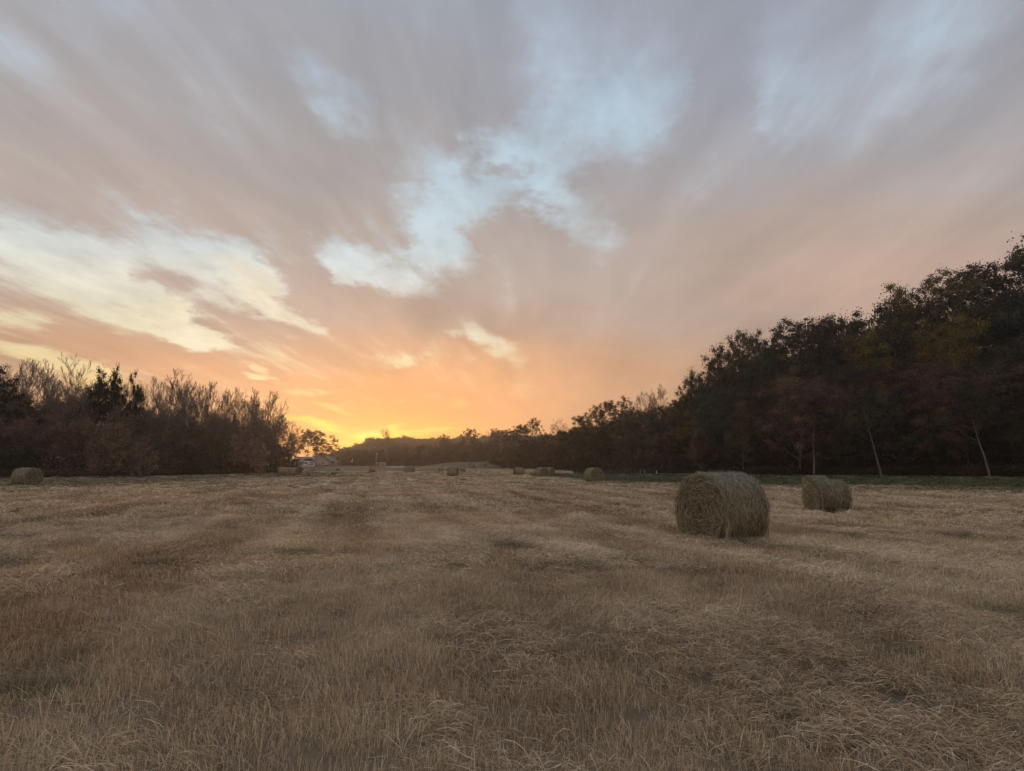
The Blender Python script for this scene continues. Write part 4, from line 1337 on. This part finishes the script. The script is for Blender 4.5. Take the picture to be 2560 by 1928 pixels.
HY = 330.0
hx = (796 - 1280) / FPX * HY * 0.9915
hz = float(ground_z(hx, HY)) + .05
house = bpy.data.objects.new('house', None)
COL.objects.link(house)
house.location = (hx, HY, hz)
tag(house, 'pale sided single-storey house with dark gabled roof at the end of the left wood', 'house')
Geo().prism([(-5.5, 0), (5.5, 0), (5.5, 2.5), (0, 5.75), (-5.5, 2.5)], 0, 8).obj('wall', M_WALL, house)
Geo().prism([(-2.6, 0), (8.0, 0), (8.0, 3.0), (2.6, 5.9), (-2.6, 3.0)], 8.02, 15).obj('wall', M_WALL, house)
Geo().box((0, -.06, .32), (11.1, .12, .8)).obj('brick_base', M_BRICK, house)


def roof_slab(p0, p1, y0, y1, th_=.22):
    (x0, z0), (x1, z1) = p0, p1
    return Geo().prism([(x0, z0), (x1, z1), (x1, z1 + th_), (x0, z0 + th_)], y0, y1)


for p0, p1, y0, y1 in (((0, 5.78), (6.3, 2.06), -.5, 8.01), ((-6.3, 2.06), (0, 5.78), -.5, 8.01), ((2.6, 5.95), (8.9, 2.55), 8.02, 15.6), ((-3.4, 2.7), (2.6, 5.95), 8.02, 15.6)):
    r_ = roof_slab(p0, p1, y0, y1).obj('roof', M_ROOF, house)
for s_ in (1, -1):
    Geo().prism([(0, 5.66), (s_ * 6.3, 1.94), (s_ * 6.3, 2.05), (0, 5.77)], -.56, -.5).obj('gable_trim', M_TRIM, house)
# garage wing in front on the left
Geo().box((-7.4, -3.6, 1.2), (4.6, 7.0, 2.4)).obj('garage_wall', M_WALL, house)
Geo().box((-1.9, -3.6, 1.2), (1.0, 7.0, 2.4)).obj('garage_wall', M_WALL, house)
Geo().box((-3.75, -.4, 1.2), (2.7, .3, 2.4)).obj('garage_back_wall', M_DARK, house)
g = Geo()
g.v = [(-11.5, -7.7, 2.42), (-.9, -7.7, 2.42), (-.9, -1.2, 4.95), (-11.5, -1.2, 4.95), (-11.5, -7.7, 2.6), (-.9, -7.7, 2.6), (-.9, -1.2, 5.15), (-11.5, -1.2, 5.15)]
g.q = [(0, 1, 2, 3), (4, 7, 6, 5), (0, 4, 5, 1), (1, 5, 6, 2), (3, 2, 6, 7), (0, 3, 7, 4)]
g.obj('garage_roof', M_ROOF2, house)
g = Geo()
g.prism([(-5.9, 3.15), (-1.0, 3.15), (-1.6, 4.1), (-4.6, 4.1)], -7.2, -3.2)
g.obj('garage_dormer', M_ROOF, house)
Geo().box((-6.2, -7.78, 2.42), (10.6, .12, .25)).obj('fascia', M_TRIM, house)
# porch on the right
Geo().box((7.6, 3.2, 2.95), (3.9, 4.4, .18)).obj('porch_roof', M_TRIM, house)
for x_, y_ in ((8.1, 1.2), (9.35, 1.2), (9.35, 5.2)):
    Geo().box((x_, y_, 1.43), (.16, .16, 2.86)).obj('porch_post', M_WOOD, house)
Geo().box((7.5, 3.2, .18), (4.0, 4.4, .36)).obj('porch_floor', M_BRICK, house)
for x_, z_, w_, h_ in ((2.6, 1.55, 1.0, 1.1), (-0.2, 1.55, 1.0, 1.1)):
    wn_ = Geo().box((x_, -.03, z_), (w_ + .2, .06, h_ + .2)).obj('window', M_TRIM, house)
    Geo().box((x_, -.075, z_), (w_, .03, h_)).obj('pane', M_GLASS, wn_)


def wheels(root, spots, r=.36, w=.24):
    for x_, y_ in spots:
        ty = Geo().tube((x_ - w / 2, y_, r), (x_ + w / 2, y_, r), r, n=20).obj('wheel', M_RUB, root)
        Geo().tube((x_ - w / 2 - .012, y_, r), (x_ + w / 2 + .012, y_, r), r * .55, n=14).obj('rim', M_STEEL, ty)


def place_root(name, u, y, rz, label, cat, dz=0.0):
    x = (u - 1280) / FPX * y * 0.9915
    o = bpy.data.objects.new(name, None)
    COL.objects.link(o)
    o.location = (x, y, float(ground_z(x, y)) + dz)
    o.rotation_euler = (0, 0, rz)
    return tag(o, label, cat)


# white van, nose towards the field
van = place_root('parked_van', 766.5, 312, R(8), 'white van parked facing the field in front of the garage wing', 'van')
Geo().prism([(-1.0, .35), (1.0, .35), (1.05, 1.3), (.95, 2.45), (.8, 2.62), (-.8, 2.62), (-.95, 2.45), (-1.05, 1.3)], -1.4, 3.8).obj('body', M_WHITE, van, False)
Geo().prism([(-.98, .35), (.98, .35), (.98, 1.15), (-.98, 1.15)], -2.3, -1.4).obj('bonnet', M_WHITE, van)
Geo().box((0, -1.43, 1.78), (1.7, .05, .8)).obj('windscreen', M_GLASS, van)
for s_ in (-1, 1):
    Geo().box((s_ * .72, -2.32, .85), (.3, .05, .2)).obj('headlight', M_STEEL, van)
Geo().box((0, -2.32, .8), (.8, .05, .25)).obj('grille', M_DARK, van)
wheels(van, ((-.85, -1.5), (.85, -1.5), (-.85, 2.7), (.85, 2.7)))
# pale car beside it
car = place_root('parked_car', 775, 306, R(82), 'low white car parked broadside between the van and the camper', 'car')
Geo().prism([(-.85, .3), (.85, .3), (.88, .85), (-.88, .85)], -2.1, 2.1).obj('body', M_WHITE, car)
Geo().prism([(-.75, .86), (.75, .86), (.6, 1.38), (-.6, 1.38)], -1.2, 1.1).obj('cabin', M_GLASS, car)
Geo().prism([(-.6, 1.385), (.6, 1.385), (.5, 1.43), (-.5, 1.43)], -.95, .9).obj('roof', M_WHITE, car)
wheels(car, ((-.8, -1.3), (.8, -1.3), (-.8, 1.3), (.8, 1.3)), .32, .2)
# rounded grey camper
cmp_ = place_root('camper_trailer', 791.5, 314, R(-6), 'grey camper trailer with rounded roof beside the house gable', 'camper')
arch = [(-1.9, .5), (1.9, .5)] + [(1.9 * math.cos(i * math.pi / 14) ** .8 if i <= 7 else -1.9 * abs(math.cos(i * math.pi / 14)) ** .8, 1.25 + 1.95 * math.sin(i * math.pi / 14)) for i in range(15)]
Geo().prism(arch, -1.1, 1.1).obj('shell', M_GREY, cmp_)
wf = Geo().box((.15, -1.13, 1.95), (.95, .05, .5)).obj('window', M_TRIM, cmp_)
Geo().box((.15, -1.165, 1.95), (.8, .03, .38)).obj('pane', M_GLASS, wf)
Geo().box((-.95, -1.13, 1.35), (.6, .05, 1.5)).obj('door', M_TRIM, cmp_)
Geo().tube((-1.9, 0, .5), (-3.0, 0, .42), .05).obj('tow_bar', M_STEEL, cmp_)
for s_ in (-1, 1):
    ty = Geo().tube((0.2, s_ * 1.0 - .12, .38), (0.2, s_ * 1.0 + .12, .38), .38, n=20).obj('wheel', M_RUB, cmp_)

# tall pole with lamp
pole = place_root('light_pole', 940, 322, 0, 'tall thin pale pole with a lamp standing alone right of the house', 'pole')
Geo().tube((0, 0, -.2), (0, 0, 7.2), .11, .07, 10).obj('shaft', M_TRIM, pole)
Geo().tube((0, 0, 6.7), (.55, -.1, 6.9), .035).obj('arm', M_STEEL, pole)
Geo().prism([(.4, 6.62), (.9, 6.62), (.75, 6.92), (.5, 6.92)], -.25, .05).obj('lamp_head', M_TRIM, pole)
# bird house on a post
bh = place_root('bird_house', 880.5, 318, 0, 'white bird house on a thin post between the house and the tall pole', 'bird house')
Geo().tube((0, 0, -.1), (0, 0, 2.2), .05).obj('post', M_DARK, bh)
Geo().box((-.18, 0, 2.45), (.75, .5, .5)).obj('box', M_WHITE, bh)
Geo().prism([(-.62, 2.71), (.28, 2.71), (-.17, 3.1)], -.32, .32).obj('roof', M_WHITE, bh)
Geo().tube((.12, 0, 2.9), (.12, 0, 3.5), .03).obj('stem', M_DARK, bh)
Geo().prism([(-.05, 3.45), (.32, 3.45), (.34, 3.9), (.14, 4.08), (-.06, 3.9)], -.15, .15).obj('gourd', M_WHITE, bh)
# beige shed
shed = place_root('garden_shed', 956, 326, R(5), 'small beige shed at the foot of the wooded ridge', 'shed')
Geo().prism([(-1.7, 0), (1.7, 0), (1.7, 1.75), (-1.7, 1.75)], -1, 1.2).obj('wall', M_TAN, shed)
Geo().prism([(-1.9, 1.76), (1.9, 1.76), (1.6, 2.15), (-1.6, 2.15)], -1.2, 1.4).obj('roof', M_TAN, shed)
Geo().box((.5, -1.03, .85), (.8, .06, 1.5)).obj('door', M_WOOD, shed)
mb = place_root('sign_post', 943.5, 320, 0, 'short white marker post between the tall pole and the shed', 'post')
Geo().tube((0, 0, -.1), (0, 0, 1.7), .05).obj('shaft', M_WHITE, mb)
Geo().box((0, -.06, 1.95), (.4, .06, .6)).obj('plate', M_WHITE, mb)
# pale gravel drive across the valley
gd = Geo()
for i in range(18):
    u0, u1 = 965 + i * 2.6, 965 + (i + 1) * 2.6
    for uu, yy_ in ((u0, 300), (u1, 300), (u1, 312), (u0, 312)):
        x_ = (uu - 1280) / FPX * yy_ * .9915
        gd.v.append((x_, yy_, float(ground_z(x_, yy_)) + .05))
    gd.q.append((i * 4, i * 4 + 1, i * 4 + 2, i * 4 + 3))
tag(gd.obj('gravel_path', plain('pale_gravel', (0.42, 0.42, 0.43), .9)), kind='structure')

# ------------------------------------------------------------------ wire fence before the right wood
def fence_pt(u):
    a = _A(u)
    r = float(RT(a)) - 7.5
    x, y = r * math.sin(R(a)), r * math.cos(R(a))
    return Vector((x, y, float(ground_z(x, y))))


M_PG = plain('grey_post', (0.12, 0.125, 0.11), .8)
M_PW = plain('white_post', (0.62, 0.62, 0.62), .7)
M_WIRE = plain('fence_wire', (0.16, 0.165, 0.16), .5, metal=.5)
fence = bpy.data.objects.new('wire_fence', None)
COL.objects.link(fence)
fence.location = fence_pt(1500)
tag(fence, 'low wire fence on thin posts between the green strip and the right wood', 'fence')
fl = fence.location
fus = [1312, 1328, 1342, 1357, 1370, 1384, 1396, 1408, 1418, 1428, 1443, 1458, 1474, 1490, 1506, 1530, 1545, 1555, 1566, 1578, 1588, 1600, 1611, 1624, 1641]
fps = [fence_pt(u) - fl for u in fus]
for u, p in zip(fus, fps):
    wht = u in (1428, 1443, 1600, 1611, 1641)
    Geo().tube(p - Vector((0, 0, .2)), p + Vector((0, 0, .75 if u == 1641 else 1.0)), .10 if u == 1641 else (.05 if wht else .04), n=6).obj('post', M_PW if wht else M_PG, fence)
for hgt in (.25, .5, .72, .92):
    if hgt > .74:
        continue
    g = Geo()
    for p, q in zip(fps[:-1], fps[1:]):
        g.tube(p + Vector((0, .06, hgt)), q + Vector((0, .06, hgt)), .012, n=3)
    g.obj('wire', M_WIRE, fence)

# ------------------------------------------------------------------ the cut hay field, stalk by stalk
def tuft(seed, mode, nb, width):
    rg = np.random.default_rng(seed)
    k = 4 if mode != 'lie' else 5
    f = np.linspace(0, 1, k)[None, :]
    rad = .17 * np.sqrt(rg.random((nb, 1)))
    a = rg.uniform(0, 6.28, (nb, 1))
    bx, by = rad * np.cos(a), rad * np.sin(a)
    if mode == 'stub':
        L = rg.uniform(.035, .105, (nb, 1))
        az = rg.uniform(0, 6.28, (nb, 1)); ln = np.abs(rg.normal(.15, .32, (nb, 1)))
        curl = rg.normal(0, .35, (nb, 1))
        hx_ = L * (np.sin(ln) * f + curl * .25 * f ** 2)
        C = np.stack([bx + hx_ * np.cos(az), by + hx_ * np.sin(az), L * np.cos(ln) * f - .0 + L * 0 * f], -1)
        C[:, :, 2] -= .012
    elif mode == 'mid':
        L = rg.uniform(.06, .15, (nb, 1))
        az = rg.normal(0, .8, (nb, 1)); ln = np.clip(rg.normal(.95, .3, (nb, 1)), .2, 1.5)
        hx_ = L * np.sin(ln) * f ** 1.25
        C = np.stack([bx + hx_ * np.cos(az), by + hx_ * np.sin(az) + .015 * np.sin(f * 4 + a), L * np.cos(ln) * f * (1.25 - .45 * f)], -1)
    else:
        L = rg.uniform(.06, .18, (nb, 1))
        az = rg.normal(0, .65, (nb, 1)) + (rg.random((nb, 1)) < .3) * rg.uniform(-2, 2, (nb, 1))
        z0 = rg.uniform(.005, .075, (nb, 1))
        arch_ = rg.uniform(-.01, .05, (nb, 1))
        bend = rg.normal(0, .12, (nb, 1))
        hx_ = L * (f - .4)
        lat = bend * L * f ** 2
        C = np.stack([bx + hx_ * np.cos(az) - lat * np.sin(az), by + hx_ * np.sin(az) + lat * np.cos(az), z0 + arch_ * 4 * f * (1 - f) + rg.normal(0, .02, (nb, 1)) * f], -1)
        C[:, :, 2] = np.maximum(C[:, :, 2], .002)
    Wd = rg.normal(0, 1, (nb, 3))
    if mode == 'stub':
        Wd[:, 2] *= .15
    Wd /= np.linalg.norm(Wd, axis=1, keepdims=True)
    T = np.clip(rg.beta(1.1, 1.3, nb), 0, 1)
    v, q, at_ = strips(C, Wd, width * rg.uniform(.6, 1.4, nb), T)
    return make_mesh('grass_tuft', v, q, attrs=at_, mat=STRAW)


def field(name, n_m2, r0, r1, width, nb, seed, scale, label, amax=50.0, tmpl=4, zsc=1.0):
    rg = np.random.default_rng(seed)
    area = math.radians(2 * amax) / 2 * (r1 ** 2 - r0 ** 2)
    n = int(area * n_m2)
    r = np.sqrt(rg.uniform(r0 ** 2, r1 ** 2, n))
    a = np.radians(rg.uniform(-amax, amax, n))
    x, y = r * np.sin(a), r * np.cos(a)
    ok = (r < RT(np.degrees(a)) - 1) & (x > np.interp(y, [0, 60, 86, 100, 140, 180], [-85, -80, -75, -60, -62, -66]) )
    x, y, r = x[ok], y[ok], r[ok]
    clump = fbm(x / .55, y / .55, 71, 3)
    matted = fbm((x + .22 * y) / .9 + 9, y / 1.9, 73, 3) + 0.03 * sstep(6, 2.5, r)
    rowp = row_at(x, y)
    keep = rg.random(len(x)) < np.clip(.80 + (clump - .42) * 1.6, .55, 1)
    x, y, r, clump, matted, rowp = [q[keep] for q in (x, y, r, clump, matted, rowp)]
    m = len(x)
    u_ = rg.random(m)
    pm = sstep(.50, .64, matted + .05 * rowp)
    for bx_, by_, br_ in ((4.68, 13.7, 1.25), (13.2, 25.6, 1.4)):
        pm = np.maximum(pm, sstep(br_, br_ * .6, np.hypot(x - bx_, y - by_)))
    mode = np.where(u_ < pm * .85, 2, np.where(u_ < .30 + pm * .7, 1, 0))     # lying, leaning, standing
    pick = mode * tmpl + rg.integers(0, tmpl, m)
    flow = fbm(x / 2.2, y / 2.2, 77, 2) * 9.0 + rg.normal(0, .95, m) + .4
    s = scale * rg.uniform(.7, 1.35, m)
    zs = s * zsc * np.where(mode == 0, .62 + .55 * fbm(x / .8, y / .8, 79, 3), .9)
    g = green_at(x, y)
    zs = zs * (1 - .35 * g)
    place = np.clip(pale_at(x, y) * .75 + (clump - .5) * .45 + .16 + .10 * (mode == 2), 0, 1)
    # ruddier stalks on the left of the field and far to the right
    red = np.clip(.15 + .5 * sstep(.44, .66, fbm(x / 4 + 3, y / 6, 83, 3)) * sstep(6, -4, x - .1 * y) + .5 * sstep(4, 9, x / (1 + y * .12)), 0, 1)
    tm = [tuft(seed * 100 + i, ('stub', 'mid', 'lie')[i // tmpl], nb, width) for i in range(3 * tmpl)]
    scatter(name, np.stack([x, y, ground_z(x, y) - .004], -1), np.stack([rg.normal(0, .08, m), rg.normal(0, .08, m), flow], -1),
            np.stack([s, s, zs], -1), pick, tm, {'place': place, 'green': np.clip(g * 1.05, 0, 1), 'redness': red}, label=label)
    return m


ng_ = field('cut_grass', 84, .9, 9.0, .0038, 84, 1, 1.0, 'dry tan stubble and matted straw close to the camera', tmpl=5, amax=62)
ng_ += field('cut_grass', 46, 9.0, 20, .0058, 74, 2, 1.15, 'dry tan stubble around the largest bale', amax=50)
ng_ += field('cut_grass', 13, 20, 42, .011, 60, 3, 1.6, 'dry tan stubble in the middle distance', amax=47)
ng_ += field('cut_grass', 3.4, 42, 95, .024, 50, 4, 2.6, 'dry tan stubble far across the field', amax=46, zsc=.42)
ng_ += field('cut_grass', .7, 95, 205, .05, 45, 5, 5.0, 'dry stubble at the far end of the field', amax=44, zsc=.15)
print('tufts', ng_)

# pale tall weeds at the foot of the knoll and along the fence
rg = np.random.default_rng(99)
n = 2600
u = np.where(rg.random(n) < .12, rg.uniform(1040, 1160, n), rg.uniform(1160, 1425, n))
wy = np.interp(u, [1020, 1150, 1200, 1290, 1350, 1425], [262, 235, 215, 182, 158, 142]) + rg.normal(0, 5, n)
x = (u - 1280) / FPX * wy * .9915
hh_ = np.interp(u, [1020, 1160, 1200, 1330, 1425], [3.0, 4.5, 8, 9.5, 6]) * rg.uniform(.5, 1.2, n)
tm = [tuft(900 + i, 'stub', 60, .022) for i in range(3)]
scatter('tall_weeds', np.stack([x, wy, ground_z(x, wy) - .02], -1), np.stack([rg.normal(0, .12, n), rg.normal(0, .12, n), rg.uniform(0, 6, n)], -1),
        np.stack([hh_ * .7, hh_ * .7, hh_], -1), rg.integers(0, 3, n), tm, {'place': np.clip(rg.normal(.6, .2, n), 0, 1), 'green': 0 * u, 'redness': 0 * u},
        label='pale bleached tall weeds at the foot of the green knoll')

# ------------------------------------------------------------------ evening air
HAZE = 0.00036
if HAZE:
    hb = Geo().box((0, 550, 49), (3010, 2112, 104))
    hz_o = hb.obj('haze', None)
    hm = bpy.data.materials.new('evening_air')
    hm.use_nodes = True
    T_ = NT(hm.node_tree)
    T_.n.clear()
    pv = T_.node('ShaderNodeVolumePrincipled')
    pv.inputs['Color'].default_value = (0.92, 0.9, 0.88, 1)
    pv.inputs['Density'].default_value = HAZE
    pv.inputs['Anisotropy'].default_value = 0.7
    mo = T_.node('ShaderNodeOutputMaterial')
    T_.l.new(pv.outputs[0], mo.inputs['Volume'])
    hz_o.data.materials.clear()
    hz_o.data.materials.append(hm)
    tag(hz_o, kind='stuff')
